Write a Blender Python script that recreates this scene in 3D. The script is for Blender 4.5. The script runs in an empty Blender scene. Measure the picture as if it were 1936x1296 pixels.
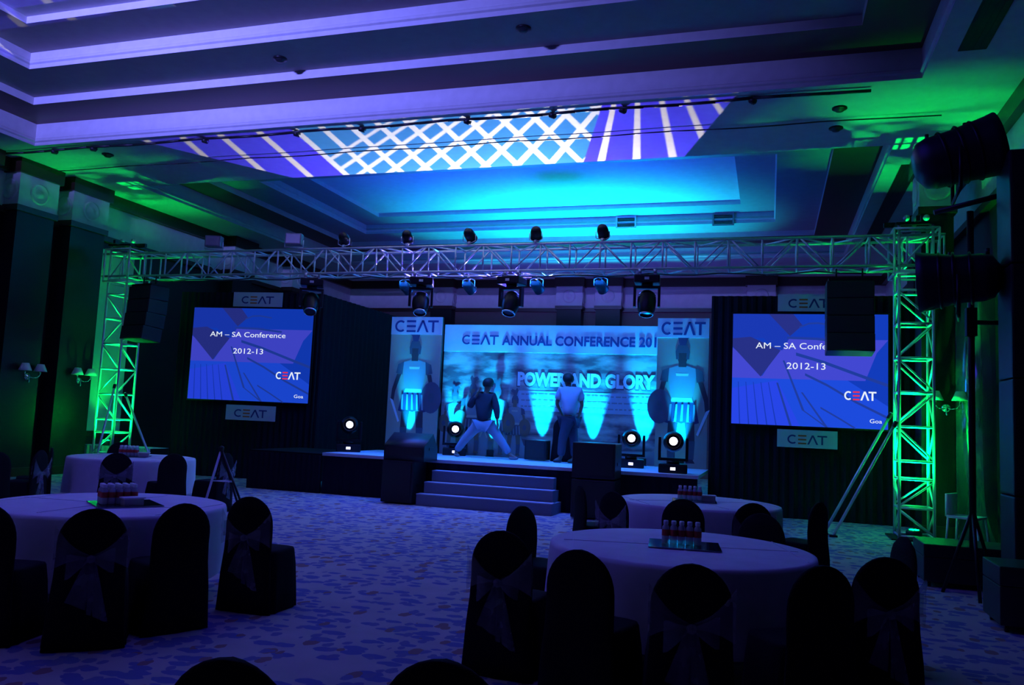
import bpy, bmesh, math, random
from mathutils import Vector, Matrix, Euler
random.seed(7)
PI = math.pi
C = bpy.context.scene.collection
SC = bpy.context.scene

# ------------------------------------------------------------------ camera, world, exposure
def rad(a): return math.radians(a)
def make_camera():
    y, p, r = rad(17.7), rad(5.45), rad(-2.57)
    F = Vector((-math.sin(y)*math.cos(p), math.cos(y)*math.cos(p), math.sin(p)))
    Rt = Vector((math.cos(y), math.sin(y), 0)); U = Rt.cross(F)
    R2 = Rt*math.cos(r) - U*math.sin(r); U2 = U*math.cos(r) + Rt*math.sin(r)
    cd = bpy.data.cameras.new('camera'); cd.sensor_width = 36; cd.lens = 1540/1936*36
    cd.clip_start = 0.05; cd.clip_end = 200
    o = bpy.data.objects.new('camera', cd); C.objects.link(o)
    m = Matrix((R2, U2, -F)).transposed().to_4x4(); m.translation = Vector((0, 0, 1.6))
    o.matrix_world = m; SC.camera = o
make_camera()
SC.view_settings.view_transform = 'Standard'
SC.view_settings.look = 'None'
SC.view_settings.exposure = 0
SC.view_settings.gamma = 1
SC.view_settings.use_curve_mapping = False
w = bpy.data.worlds.new('world'); SC.world = w; w.use_nodes = True
w.node_tree.nodes['Background'].inputs[0].default_value = (0.12, 0.13, 0.55, 1)
w.node_tree.nodes['Background'].inputs[1].default_value = 0.022

def look_rot(d):
    return Vector(d).to_track_quat('-Z', 'Y').to_euler()
def light(name, kind, loc, target, color, power, size=.1, size_y=None, angle=60, blend=.5, spread=None):
    l = bpy.data.lights.new(name, kind); l.color = color; l.energy = power
    if kind == 'AREA':
        l.shape = 'RECTANGLE' if size_y else 'DISK'; l.size = size
        if size_y: l.size_y = size_y
        if spread: l.spread = rad(spread)
    else:
        l.shadow_soft_size = size
    if kind == 'SPOT': l.spot_size = rad(angle); l.spot_blend = blend
    o = bpy.data.objects.new(name, l); C.objects.link(o); o.location = loc
    if target is not None: o.rotation_euler = look_rot(Vector(target)-Vector(loc))
    return o
# violet-blue glow that the show lights throw back from the ceiling over the seating
light('ceiling_bounce', 'AREA', (-4.9, 7.6, 7.25), (-4.9, 7.2, 0), (.08, .04, 1.0), 140, 9, 4)
light('recess_fill', 'AREA', (-8.8, -2.3, 6.86), (-9.3, 12, 6.80), (.17, .17, 1.0), 820, 1.2, .06, spread=75)  # added unseen fill that brightens the camera-facing steps of the near recess
# blue wash from the truss over stage front and dance floor
light('truss_wash', 'AREA', (-5.4, 14.5, 4.2), (-5.2, 12.0, 0), (.09, .08, 1.0), 80, 6, .4, spread=95)
light('stage_wash', 'AREA', (-4.9, 14.6, 4.2), (-4.9, 16.6, 1.0), (.005, .15, 1.0), 130, 6, .4)
light('deck_wash', 'AREA', (-4.9, 15.1, 4.25), (-4.9, 15.2, 0), (.01, .12, 1.0), 90, 6, .3, spread=60)
# cyan LED battens behind the backdrop lighting the far ceiling coffer
for x, p in ((-8.3, 130), (-6.0, 260), (-4.3, 260), (-2.4, 130)):
    light('coffer_uplight', 'SPOT', (x, 23.0, 3.4), (x, 21.8, 7.4), (0, .66, 1.0), p*11, .15, None, 80, 1)
light('coffer_uplight', 'SPOT', (-5.6, 17.6, 2.0), (-5.6, 18.8, 7.4), (0.01, .09, 1.0), 3000, .2, None, 120, .9)
# warm-red glow at the rear wall behind the stage
light('rear_wall_wash', 'AREA', (-5.0, 21.5, 2.5), (-5.0, 27, 5.5), (.26, .06, 1.0), 75, 9, 1)
light('rear_wall_blue', 'AREA', (-5.0, 18.5, 4.4), (-5.0, 26, 6.3), (.05, .10, 1.0), 16, 9, .5)
# green LED floods standing inside the two truss towers
GREEN = (0.0, 1.0, .10)
light('tower_uplight', 'SPOT', (2.22, 14.55, .2), (2.22, 14.55, 6.5), GREEN, 3600, .06, None, 56, 1.0)
light('tower_uplight', 'SPOT', (-13.75, 14.55, .2), (-13.75, 14.55, 6.5), GREEN, 2600, .06, None, 54, 1.0)
# pattern projector behind the backdrop
PRJ = Vector((-5.4, 17.6, 3.75))
def gobo():
    o = light('pattern_projector', 'SPOT', PRJ, (-5.6, 12.6, 6.5), (1, 1, 1), 3500, .012, None, 150, .1)
    l = o.data; l.use_nodes = True; nt = l.node_tree; N = nt.nodes; L = nt.links
    for n in list(N): N.remove(n)
    out = N.new('ShaderNodeOutputLight'); em = N.new('ShaderNodeEmission'); L.new(em.outputs[0], out.inputs[0])
    geo = N.new('ShaderNodeNewGeometry'); sep = N.new('ShaderNodeSeparateXYZ'); L.new(geo.outputs['Incoming'], sep.inputs[0])
    def M(op, a, b=None, c=None):
        n = N.new('ShaderNodeMath'); n.operation = op
        for i, v in enumerate((a, b, c)):
            if v is None: continue
            if isinstance(v, (int, float)): n.inputs[i].default_value = v
            else: L.new(v, n.inputs[i])
        return n.outputs[0]
    hz = 6.5-PRJ.z
    X = M('MULTIPLY_ADD', M('DIVIDE', sep.outputs[0], sep.outputs[2]), hz, PRJ.x)
    Y = M('MULTIPLY_ADD', M('DIVIDE', sep.outputs[1], sep.outputs[2]), hz, PRJ.y)
    # a line family: value = position across; white where the fractional part is inside the bar
    def bars(val, period, width):
        f = M('FRACT', M('DIVIDE', val, period)); return M('LESS_THAN', f, width)
    def rng(v, a, b): return M('MULTIPLY', M('GREATER_THAN', v, a), M('LESS_THAN', v, b))
    dy = M('SUBTRACT', Y, 12.0)
    Av = M('DIVIDE', M('ADD', X, 5.4), M('ADD', Y, 4.0))
    Bv = M('DIVIDE', M('SUBTRACT', X, .3), M('SUBTRACT', Y, 6.9))
    Cv = M('DIVIDE', M('ADD', X, 1.46), M('SUBTRACT', Y, 8.7))
    core = M('MULTIPLY', M('GREATER_THAN', Av, -.166), M('LESS_THAN', Cv, -.33))
    lineA = M('MULTIPLY', M('LESS_THAN', M('FRACT', M('DIVIDE', M('ADD', Av, .166), .0333)), .24), core)
    lineL = M('MULTIPLY', M('LESS_THAN', M('FRACT', M('DIVIDE', M('ADD', Av, .263), .051)), .17), M('LESS_THAN', Av, -.18))
    lineB = M('MULTIPLY', M('MULTIPLY', M('LESS_THAN', M('FRACT', M('DIVIDE', M('ADD', Bv, 1.28), .088)), .26), core), M('GREATER_THAN', Bv, -1.29))
    lineC = M('MULTIPLY', M('LESS_THAN', M('FRACT', M('DIVIDE', M('ADD', Cv, .285), .112)), .22), M('GREATER_THAN', Cv, -.33))
    lines = M('MINIMUM', M('ADD', M('ADD', lineA, lineL), M('ADD', lineB, lineC)), 1)
    field = M('MULTIPLY', rng(X, -11.4, -.5), rng(Y, 11.87, 14.8))
    # the field ends obliquely on both sides
    field = M('MULTIPLY', field, M('LESS_THAN', M('MULTIPLY_ADD', dy, .38, X), -.55))
    field = M('MULTIPLY', field, M('GREATER_THAN', M('MULTIPLY_ADD', dy, -.62, X), -11.3))
    near = M('MULTIPLY', rng(X, -12.5, 1.0), rng(Y, -14.0, 8.2))
    spot2 = M('MULTIPLY', rng(X, -11.6, -7.6), rng(Y, 9.6, 11.2))
    stripe2 = M('MULTIPLY', spot2, M('LESS_THAN', M('FRACT', M('DIVIDE', M('MULTIPLY_ADD', Y, .35, X), .74)), .16))
    stripe2 = M('ADD', stripe2, M('MULTIPLY', M('MULTIPLY', near, .7), M('LESS_THAN', M('FRACT', M('DIVIDE', M('MULTIPLY_ADD', Y, .35, X), 1.3)), .25)))
    spot2 = M('ADD', spot2, near)
    mask = M('MINIMUM', M('ADD', field, spot2), 1)
    white = M('MINIMUM', M('ADD', M('MULTIPLY', lines, field), stripe2), 1)
    def mixc(f, a, b):
        n = N.new('ShaderNodeMixRGB')
        if isinstance(f, (int, float)): n.inputs[0].default_value = f
        else: L.new(f, n.inputs[0])
        for i, v in ((1, a), (2, b)):
            if isinstance(v, tuple): n.inputs[i].default_value = (*v, 1)
            else: L.new(v, n.inputs[i])
        return n.outputs[0]
    bg = mixc(core, (.10, .055, 1.35), (.06, .30, .85))
    wh = mixc(core, (1.1, 1.0, 1.1), (1.05, 1.05, 1.25))
    # the red-poor violet of the machine fills the part thrown above the seating
    col = mixc(mask, (0, 0, 0), mixc(white, bg, wh))
    L.new(col, em.inputs[0]); em.inputs[1].default_value = 1.0
    return o
gobo()

# ------------------------------------------------------------------ materials
MATS = {}
def mat(name, col, rough=.6, metal=0., emit=None, estr=1., spec=.5, alpha=None, bump=None, var=None):
    if name in MATS: return MATS[name]
    m = bpy.data.materials.new(name); m.use_nodes = True; nt = m.node_tree; b = nt.nodes['Principled BSDF']
    b.inputs['Base Color'].default_value = (*col, 1); b.inputs['Roughness'].default_value = rough
    b.inputs['Metallic'].default_value = metal
    b.inputs['Specular IOR Level'].default_value = spec
    if emit: b.inputs['Emission Color'].default_value = (*emit, 1); b.inputs['Emission Strength'].default_value = estr
    if alpha is not None: b.inputs['Alpha'].default_value = alpha
    tc = nt.nodes.new('ShaderNodeTexCoord')
    n = nt.nodes.new('ShaderNodeTexNoise'); n.inputs['Scale'].default_value = (bump[0] if bump else 6.)
    nt.links.new(tc.outputs['Object'], n.inputs['Vector'])
    v = var if var is not None else .12
    if v > 0 and not emit:
        mr = nt.nodes.new('ShaderNodeMixRGB'); mr.blend_type = 'MIX'
        mr.inputs[1].default_value = (*[c*(1-v) for c in col], 1); mr.inputs[2].default_value = (*[min(1, c*(1+v)) for c in col], 1)
        nt.links.new(n.outputs[0], mr.inputs[0]); nt.links.new(mr.outputs[0], b.inputs['Base Color'])
    if bump:
        bp = nt.nodes.new('ShaderNodeBump'); bp.inputs['Strength'].default_value = bump[1]; bp.inputs['Distance'].default_value = .01
        nt.links.new(n.outputs[0], bp.inputs['Height']); nt.links.new(bp.outputs[0], b.inputs['Normal'])
    MATS[name] = m; return m
ALU = mat('aluminium', (.74, .74, .77), .42, .5)
BLACK = mat('black_paint', (.012, .012, .014), .45)
BLACKM = mat('black_satin_metal', (.02, .02, .022), .35, .6)
BLKCLOTH = mat('black_cloth', (.010, .010, .013), .95, bump=(60, .3), spec=.15)
BLKDRAPE = mat('black_drape', (.012, .012, .02), .95, spec=.1)
CLOTH = mat('white_table_linen', (.72, .70, .74), .85, spec=.2)
CREAM = mat('cream_paint', (.62, .60, .56), .7)
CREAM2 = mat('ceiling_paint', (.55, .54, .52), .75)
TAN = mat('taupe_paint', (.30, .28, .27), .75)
WOOD = mat('dark_wood', (.045, .020, .012), .35, bump=(20, .1))
WOODG = mat('polished_dark_panel', (.018, .014, .016), .38, spec=.3)
REDWOOD = mat('mahogany_cornice', (.10, .035, .022), .45)
CHROME = mat('chrome', (.85, .85, .87), .12, 1.)
SHADE = mat('lampshade_fabric', (.75, .72, .66), .8)
GLASS = mat('mirror_glass', (.75, .8, .8), .05, 1., var=0)
STAGE = mat('stage_carpet', (.55, .56, .60), .9, bump=(80, .3))
STEPM = mat('step_carpet', (.20, .22, .26), .9, bump=(80, .3))
PLAST = mat('white_plastic', (.75, .75, .76), .4)
SKIN = mat('skin', (.20, .10, .065), .55)
HAIR = mat('black_hair', (.008, .007, .007), .6)

def carpet():
    m = bpy.data.materials.new('patterned_carpet'); m.use_nodes = True; nt = m.node_tree; N = nt.nodes; L = nt.links
    b = N['Principled BSDF']; b.inputs['Roughness'].default_value = .95; b.inputs['Specular IOR Level'].default_value = .1
    tc = N.new('ShaderNodeTexCoord')
    base = N.new('ShaderNodeTexNoise'); base.inputs['Scale'].default_value = 3; L.new(tc.outputs['Object'], base.inputs['Vector'])
    cr = N.new('ShaderNodeMixRGB'); cr.inputs[1].default_value = (.36, .33, .31, 1); cr.inputs[2].default_value = (.50, .46, .43, 1); L.new(base.outputs[0], cr.inputs[0])
    last = cr.outputs[0]
    wn = N.new('ShaderNodeTexNoise'); wn.inputs['Scale'].default_value = 14; L.new(tc.outputs['Object'], wn.inputs['Vector'])
    wm = N.new('ShaderNodeVectorMath'); wm.operation = 'MULTIPLY_ADD'; wm.inputs[1].default_value = (.05, .05, 0); L.new(wn.outputs[1], wm.inputs[0]); L.new(tc.outputs['Object'], wm.inputs[2])
    for i, (sc, rot, th, col, st) in enumerate([((4.6, 8, 1), .3, .42, (.14, .16, .34), 0), ((6, 3.8, 1), -.5, .30, (.28, .17, .15), 3), ((9, 6, 1), .9, .34, (.17, .18, .32), 7)]):
        mp = N.new('ShaderNodeMapping'); mp.inputs['Scale'].default_value = sc; mp.inputs['Rotation'].default_value = (0, 0, rot); mp.inputs['Location'].default_value = (st, st*.7, 0)
        L.new(wm.outputs[0], mp.inputs['Vector'])
        v = N.new('ShaderNodeTexVoronoi'); v.inputs['Scale'].default_value = 1; L.new(mp.outputs[0], v.inputs['Vector'])
        lt = N.new('ShaderNodeMath'); lt.operation = 'LESS_THAN'; L.new(v.outputs['Distance'], lt.inputs[0]); lt.inputs[1].default_value = th
        sp = N.new('ShaderNodeSeparateColor'); L.new(v.outputs['Color'], sp.inputs[0])
        g = N.new('ShaderNodeMath'); g.operation = 'GREATER_THAN'; L.new(sp.outputs[0], g.inputs[0]); g.inputs[1].default_value = (.12, .45, .35)[i]
        mu = N.new('ShaderNodeMath'); mu.operation = 'MULTIPLY'; L.new(lt.outputs[0], mu.inputs[0]); L.new(g.outputs[0], mu.inputs[1])
        mx = N.new('ShaderNodeMixRGB'); L.new(mu.outputs[0], mx.inputs[0]); L.new(last, mx.inputs[1]); mx.inputs[2].default_value = (*col, 1); last = mx.outputs[0]
    L.new(last, b.inputs['Base Color'])
    return m
CARPET = carpet()

# ------------------------------------------------------------------ mesh helpers
class MB:
    def __init__(s): s.bm = bmesh.new(); s.mi = 0
    def face(s, vs):
        try:
            f = s.bm.faces.new(vs); f.material_index = s.mi; return f
        except ValueError: return None
    def box(s, a, b, bev=0):
        x0, y0, z0 = a; x1, y1, z1 = b
        v = [s.bm.verts.new(p) for p in ((x0,y0,z0),(x1,y0,z0),(x1,y1,z0),(x0,y1,z0),(x0,y0,z1),(x1,y0,z1),(x1,y1,z1),(x0,y1,z1))]
        fs = [s.face([v[i] for i in q]) for q in ((3,2,1,0),(4,5,6,7),(0,1,5,4),(1,2,6,5),(2,3,7,6),(3,0,4,7))]
        if bev:
            es = {e for f in fs for e in f.edges}
            bmesh.ops.bevel(s.bm, geom=list(es), offset=bev, segments=2, affect='EDGES', profile=.6)
        return s
    def tube(s, a, b, r, r2=None, n=10, caps=True):
        a, b = Vector(a), Vector(b); d = (b-a).normalized(); r2 = r if r2 is None else r2
        u = d.orthogonal().normalized(); v = d.cross(u)
        A = [s.bm.verts.new(a+(u*math.cos(2*PI*i/n)+v*math.sin(2*PI*i/n))*r) for i in range(n)]
        B = [s.bm.verts.new(b+(u*math.cos(2*PI*i/n)+v*math.sin(2*PI*i/n))*r2) for i in range(n)]
        for i in range(n):
            f = s.face([A[i], A[(i+1)%n], B[(i+1)%n], B[i]])
            if f: f.smooth = True
        if caps: s.face(A[::-1]); s.face(B)
        return s
    def path(s, pts, r, n=8):
        for a, b in zip(pts, pts[1:]): s.tube(a, b, r, n=n)
        return s
    def lathe(s, prof, axis=((0,0,0),(0,0,1)), n=20):
        o = Vector(axis[0]); d = Vector(axis[1]).normalized(); u = d.orthogonal().normalized(); v = d.cross(u)
        rings = []
        for r, h in prof:
            if r < 1e-6: rings.append([s.bm.verts.new(o+d*h)])
            else: rings.append([s.bm.verts.new(o+d*h+(u*math.cos(2*PI*i/n)+v*math.sin(2*PI*i/n))*r) for i in range(n)])
        for A, B in zip(rings, rings[1:]):
            for i in range(n):
                j = (i+1) % n
                q = [A[0] if len(A)==1 else A[i], None if len(A)==1 else A[j], None if len(B)==1 else B[j], B[0] if len(B)==1 else B[i]]
                q = [x for x in q if x]
                if len(A)==1 and len(B)==1: continue
                f = s.face(q)
                if f: f.smooth = True
        return s
    def loft(s, rings, cap=True, closed=True):
        R = [[s.bm.verts.new(p) for p in r] for r in rings]; n = len(R[0])
        for A, B in zip(R, R[1:]):
            for i in range(n if closed else n-1):
                f = s.face([A[i], A[(i+1)%n], B[(i+1)%n], B[i]])
                if f: f.smooth = True
        if cap and closed: s.face(R[0][::-1]); s.face(R[-1])
        return s
    def poly(s, pts, thick, axis='y'):
        # prism from a polygon in x,z extruded along -y by thick
        A = [s.bm.verts.new((p[0], p[2] if len(p) > 2 else 0, p[1])) for p in pts]
        B = [s.bm.verts.new((p[0], (p[2] if len(p) > 2 else 0)-thick, p[1])) for p in pts]
        n = len(A); s.face(A[::-1]); s.face(B)
        for i in range(n): s.face([A[i], A[(i+1)%n], B[(i+1)%n], B[i]])
        return s
    def build(s, name, m, parent=None, recalc=True):
        if recalc: bmesh.ops.recalc_face_normals(s.bm, faces=s.bm.faces)
        me = bpy.data.meshes.new(name); s.bm.to_mesh(me); s.bm.free()
        ms = m if isinstance(m, (list, tuple)) else [m]
        for x in ms: me.materials.append(x)
        o = bpy.data.objects.new(name, me); C.objects.link(o)
        if parent: o.parent = parent
        return o
def empty(name, loc=(0,0,0), rz=0, label=None, cat=None, group=None):
    o = bpy.data.objects.new(name, None); C.objects.link(o); o.location = loc; o.rotation_euler = (0,0,rz)
    o.empty_display_size = .1
    tag(o, label, cat, group); return o
def tag(o, label=None, cat=None, group=None, kind=None):
    if label: o['label'] = label
    if cat: o['category'] = cat
    if group: o['group'] = group
    if kind: o['kind'] = kind
    return o
KIDS = {}
def copy_tree(o, parent=None):
    c = o.copy(); C.objects.link(c)
    if parent: c.parent = parent
    for ch in list(o.children): copy_tree(ch, c)
    return c
def struct(name, mb, m): return tag(mb.build(name, m), kind='structure')
def boxo(name, a, b, m, parent=None, bev=0): return MB().box(a, b, bev).build(name, m, parent)

# ------------------------------------------------------------------ room shell
XL, XR, YF, YB, ZC = -15.1, 3.4, 27.0, -4.0, 6.5
struct('floor', MB().box((XL-.2, YB, -.1), (XR+.2, YF+.2, 0)), CARPET)
E0 = (-13.7, 1.92)
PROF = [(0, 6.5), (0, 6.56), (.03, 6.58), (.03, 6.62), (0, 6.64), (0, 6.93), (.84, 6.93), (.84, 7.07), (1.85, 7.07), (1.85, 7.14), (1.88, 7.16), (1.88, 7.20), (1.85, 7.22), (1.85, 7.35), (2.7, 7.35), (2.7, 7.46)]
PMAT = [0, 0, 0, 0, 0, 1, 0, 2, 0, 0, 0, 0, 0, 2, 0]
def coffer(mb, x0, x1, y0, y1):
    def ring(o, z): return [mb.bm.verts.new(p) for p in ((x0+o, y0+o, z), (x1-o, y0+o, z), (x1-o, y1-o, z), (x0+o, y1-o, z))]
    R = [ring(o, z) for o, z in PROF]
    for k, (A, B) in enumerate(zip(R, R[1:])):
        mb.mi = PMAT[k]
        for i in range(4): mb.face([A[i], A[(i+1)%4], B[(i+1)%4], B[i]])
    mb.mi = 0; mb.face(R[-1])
    # solid backing above so light cannot leak
c = MB()
coffer(c, E0[0], E0[1], -3.0, 11.85); coffer(c, E0[0], E0[1], 14.6, 23.8)
def soffit(a, b):
    vs = [c.bm.verts.new(p) for p in ((a[0],a[1],ZC),(b[0],a[1],ZC),(b[0],b[1],ZC),(a[0],b[1],ZC))]; c.mi = 0; c.face(vs)
soffit((XL-.2, YB), (E0[0], YF+.2)); soffit((E0[1], YB), (XR+.2, YF+.2))
soffit((E0[0], YB), (E0[1], -3.0)); soffit((E0[0], 11.85), (E0[1], 14.6)); soffit((E0[0], 23.8), (E0[1], YF+.2))
ceil = c.build('ceiling', [CREAM2, REDWOOD, TAN], recalc=False); tag(ceil, kind='structure')
struct('wall_front', MB().box((XL-.2, YF, 0), (XR+.2, YF+.2, 8)), mat('rear_wall_paint', (.16, .10, .09), .6))
struct('wall_left', MB().box((XL-.2, YB, 0), (XL, YF, 8)), WOODG)
struct('wall_right', MB().box((XR, YB, 0), (XR+.2, YF, 8)), WOODG)
# dark wooden cornice, frieze and lower moulding running round the room, wrapped round the pilasters
def trim(name, m, y0, z0, z1, depth, dl=0):
    mb = MB(); mb.box((XL, y0, z0), (XL+depth, YF, z1)); mb.box((XR-depth, y0, z0), (XR, YF, z1)); mb.box((XL, YF-depth, z0), (XR, YF, z1))
    return struct(name, mb, m)
trim('trim_cornice', WOOD, YB, 6.22, 6.5, .2)
trim('trim_frieze', CREAM, YB, 5.5, 6.22, .06)
trim('trim_moulding', WOOD, YB, 5.38, 5.5, .12)
def pilaster(n, a, b, zpan=5.38):
    # shaft of polished dark wood, light frieze block with rosette, cornice wrap
    (x0, y0), (x1, y1) = a, b; mb = MB()
    mb.mi = 0; mb.box((x0, y0, 0), (x1, y1, 5.5))
    mb.mi = 1; mb.box((x0-.03, y0-.03, 5.5), (x1+.03, y1+.03, 6.2))
    mb.mi = 2; mb.box((x0-.09, y0-.09, 6.2), (x1+.09, y1+.09, 6.495)); mb.box((x0-.05, y0-.05, 5.42), (x1+.05, y1+.05, 5.54)); mb.box((x0-.03, y0-.03, 0), (x1+.03, y1+.03, .18))
    mb.mi = 1; cy, cx = (y0+y1)/2, (x0+x1)/2
    for p, d in (((x1+.03, cy, 5.86), (1,0,0)), ((x0-.03, cy, 5.86), (-1,0,0)), ((cx, y0-.03, 5.86), (0,-1,0))):
        mb.lathe([(.22,-.01),(.22,.02),(.19,.03),(.17,.015),(.09,.015),(.07,.035),(0,.04)], (p, d), 24)
    return struct('trim_%d' % n, mb, [WOODG, CREAM, WOOD])
k = 1
for (y0, y1) in ((11.2, 11.9), (12.45, 13.35), (13.8, 14.75), (19.5, 20.4), (22.5, 23.4)):
    pilaster(k, (XL-.02, y0), (XL+.42, y1)); k += 1
for (x0, x1) in ((-11.6, -10.8), (-6.95, -6.1), (-5.6, -4.78), (-.7, .1)):
    pilaster(k, (x0, YF-.4), (x1, YF+.02)); k += 1
for (y0, y1) in ((15.08, 15.7), (19.5, 20.4), (9.6, 10.4)):
    pilaster(k, (2.42 if y0 == 15.08 else XR-.42, y0), (2.92 if y0 == 15.08 else XR+.02, y1)); k += 1
mb = MB(); pn = [(2.93, 15.0), (3.42, 14.54), (3.42, 15.6), (2.93, 15.6)]
mb.loft([[(x, y, z) for x, y in pn] for z in (.0, 4.3)]); struct('wall_panel_right', mb, mat('polished_stone_panel', (.30, .34, .32), .13, .75))
# pale wall fabric panel between pilasters (lit green by the tower flood), and a mirror on the right
struct('wall_panel_left', MB().box((XL-.01, 14.95, .92), (XL+.03, 16.15, 5.2)), mat('pale_wall_fabric', (.40, .42, .36), .8))
struct('trim_chair_rail', MB().box((XL-.01, 14.8, .80), (XL+.07, 16.3, .92)), WOOD)
struct('trim_rear_panel', MB().box((-14, YF-.03, .9), (2.4, YF+.01, 4.6)), mat('rear_panel_fabric', (.10, .07, .10), .8))
# slots of the air conditioning and small ceiling fittings
for i, (x0, x1, y0, y1, lb) in enumerate(((2.2, 2.52, 3.0, 11.06, 'long dark ceiling air slot at the top right corner above the big lamp'), (2.2, 2.52, 15.7, 22.5, 'long dark ceiling air slot above the right truss tower'))):
    mb = MB(); mb.box((x0, y0, ZC-.015), (x1, y1, ZC+.005))
    for q in range(4): mb.box((x0+.03+q*.07, y0+.02, ZC-.022), (x0+.045+q*.07, y1-.02, ZC-.012))
    o = mb.build('ceiling_air_slot', BLACK); tag(o, lb, 'vent', 'ceiling air slots')
CF = [(-12.6, 12.55, ZC, 'small round ceiling fitting in the green glow at left'), (.94, 12.74, ZC, 'small ceiling fitting right of the projected pattern, nearer the camera'), (.95, 13.59, ZC, 'small ceiling fitting right of the projected pattern, farther back'), (-.51, 15.3, 6.93, 'small dark ceiling fitting beside the cyan lit panel'), (-7.37, 10.53, 7.07, 'small round ceiling fitting in the near recess, left one'), (-3.36, 10.4, 7.07, 'small round ceiling fitting in the near recess, right one')]
cf0 = None
for x, y, z, lb in CF:
    if cf0 is None:
        cf0 = empty('ceiling_fitting'); MB().lathe([(0,0),(.11,0),(.11,-.02),(.08,-.03)], n=16).build('rim', BLACKM, cf0); MB().lathe([(.08,-.03),(.05,-.06),(0,-.065)], n=16).build('lens', BLACK, cf0); cfi = cf0
    else: cfi = copy_tree(cf0)
    cfi.location = (x, y, z); tag(cfi, lb, 'ceiling fitting', 'small ceiling fittings')
for (x0, x1, y_, r_, lb) in ((-14.7, 1.3, 12.02, .024, 'thick dark cable under the ceiling along the near edge of the projected pattern'), (-14.9, 2.4, 13.17, .011, 'thin dark cable under the ceiling through the middle of the projected pattern')):
    mb = MB(); n_ = 30; mb.path([(x0+(x1-x0)*i/n_, y_+.02*math.sin(i*1.3), 6.46-.012*abs(math.sin(i*.7))) for i in range(n_+1)], r_, 6)
    if r_ > .02:
        for q in (.08,.14,.3,.42,.5,.62,.71,.78,.9): mb.lathe([(0,-.08),(.05,-.06),(.055,.03),(0,.07)], ((x0+(x1-x0)*q, y_+.05, 6.44), (.4,1,.1)), 8)
    tag(mb.build('rigging_cable', BLACK), lb, 'cable', 'dark cables under the ceiling')
# air grilles on the far coffer's step
for i, x in enumerate((-3.85, -1.25)):
    g = empty('air_grille', (x, 21.93, 7.2), 0, ('square white framed air grille behind the truss, nearer the stage centre', 'square air grille behind the truss, nearer the right tower')[i], 'vent', 'square air grilles behind the truss')
    mb = MB()
    for a, b in (((-.28,-.04,-.2),(.28,.06,-.16)), ((-.28,-.04,.11),(.28,.06,.15)), ((-.28,-.04,-.16),(-.24,.06,.11)), ((.24,-.04,-.16),(.28,.06,.11))): mb.box(a, b)
    mb.build('frame', PLAST if i == 0 else TAN, g)
    mb = MB()
    for q in range(6): mb.box((-.24, 0, -.14+q*.042), (.24, .03, -.12+q*.042))
    mb.build('louvres', BLACKM, g)

# ------------------------------------------------------------------ truss goalpost
def tube_obj(name, a, b, r, parent, m=None, n=10):
    return MB().tube(a, b, r, n=n).build(name, m or ALU, parent)
HS = .25
def tower(cx, cy, name, label):
    t = empty('truss_tower', (cx, cy, 0), 0, label, 'lighting tower', 'truss towers')
    MB().box((-.38, -.38, 0), (.38, .38, .025)).build('base_plate', BLACKM, t)
    top = 4.16
    for sx in (-1, 1):
        for sy in (-1, 1):
            tube_obj('post', (sx*HS, sy*HS, .025), (sx*HS, sy*HS, 5.06), .025, t)
    lv = [.06, .50, .95, 1.23, 1.78, 2.33, 2.88, 3.44, 3.98]
    faces = [((-1,-1),(1,-1)), ((1,-1),(1,1)), ((1,1),(-1,1)), ((-1,1),(-1,-1))]
    for z in lv + [4.30, 4.95]:
        for a, b in faces: tube_obj('rung', (a[0]*HS, a[1]*HS, z), (b[0]*HS, b[1]*HS, z), .018, t, n=8)
    flip = 0
    for i, (z0, z1) in enumerate(zip(lv, lv[1:])):
        if i == 2: continue
        flip ^= 1
        for k_, (a, b) in enumerate(faces):
            if flip ^ (k_ > 1): a, b = b, a
            tube_obj('diagonal_brace', (a[0]*HS, a[1]*HS, z0+.03), (b[0]*HS, b[1]*HS, z1-.03), .016, t, n=8)
    for a, b in faces[::2]: tube_obj('diagonal_brace', (a[0]*HS, a[1]*HS, 4.33), (b[0]*HS, b[1]*HS, 4.92), .016, t, n=8)
    # sleeve block that climbs the tower and carries the beam
    s = MB()
    for sx in (-1, 1):
        for sy in (-1, 1): s.tube((sx*.33, sy*.33, 4.25), (sx*.33, sy*.33, 4.98), .02)
    for z in (4.25, 4.98):
        for a, b in faces: s.tube((a[0]*.33, a[1]*.33, z), (b[0]*.33, b[1]*.33, z), .02)
    s.build('sleeve_block', ALU, t)
    # head section with pulleys and hoist arms
    h = MB(); h.box((-.45, -.03, 5.07), (.45, .03, 5.15)); h.box((-.03, -.45, 5.07), (.03, .45, 5.15)); [h.box(q_[0], q_[1]) for q_ in (((-.3,-.3,5.05),(.3,-.22,5.09)),((-.3,.22,5.05),(.3,.3,5.09)),((-.3,-.22,5.05),(-.22,.22,5.09)),((.22,-.22,5.05),(.3,.22,5.09)))]
    h.build('head_section', BLACKM, t)
    for dx in (-.12, .18): MB().lathe([(0,-.02),(.05,-.02),(.035,0),(.05,.02),(0,.02)], ((dx, -.1, 5.2), (0,1,0)), 14).build('pulley', ALU, t)
    # outrigger foot braces
    return t
tR = tower(2.22, 14.55, 'r', 'green lit truss tower on the right, beside the right screen')
tL = tower(-13.75, 14.55, 'l', 'green lit truss tower on the left, behind the far table')
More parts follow.
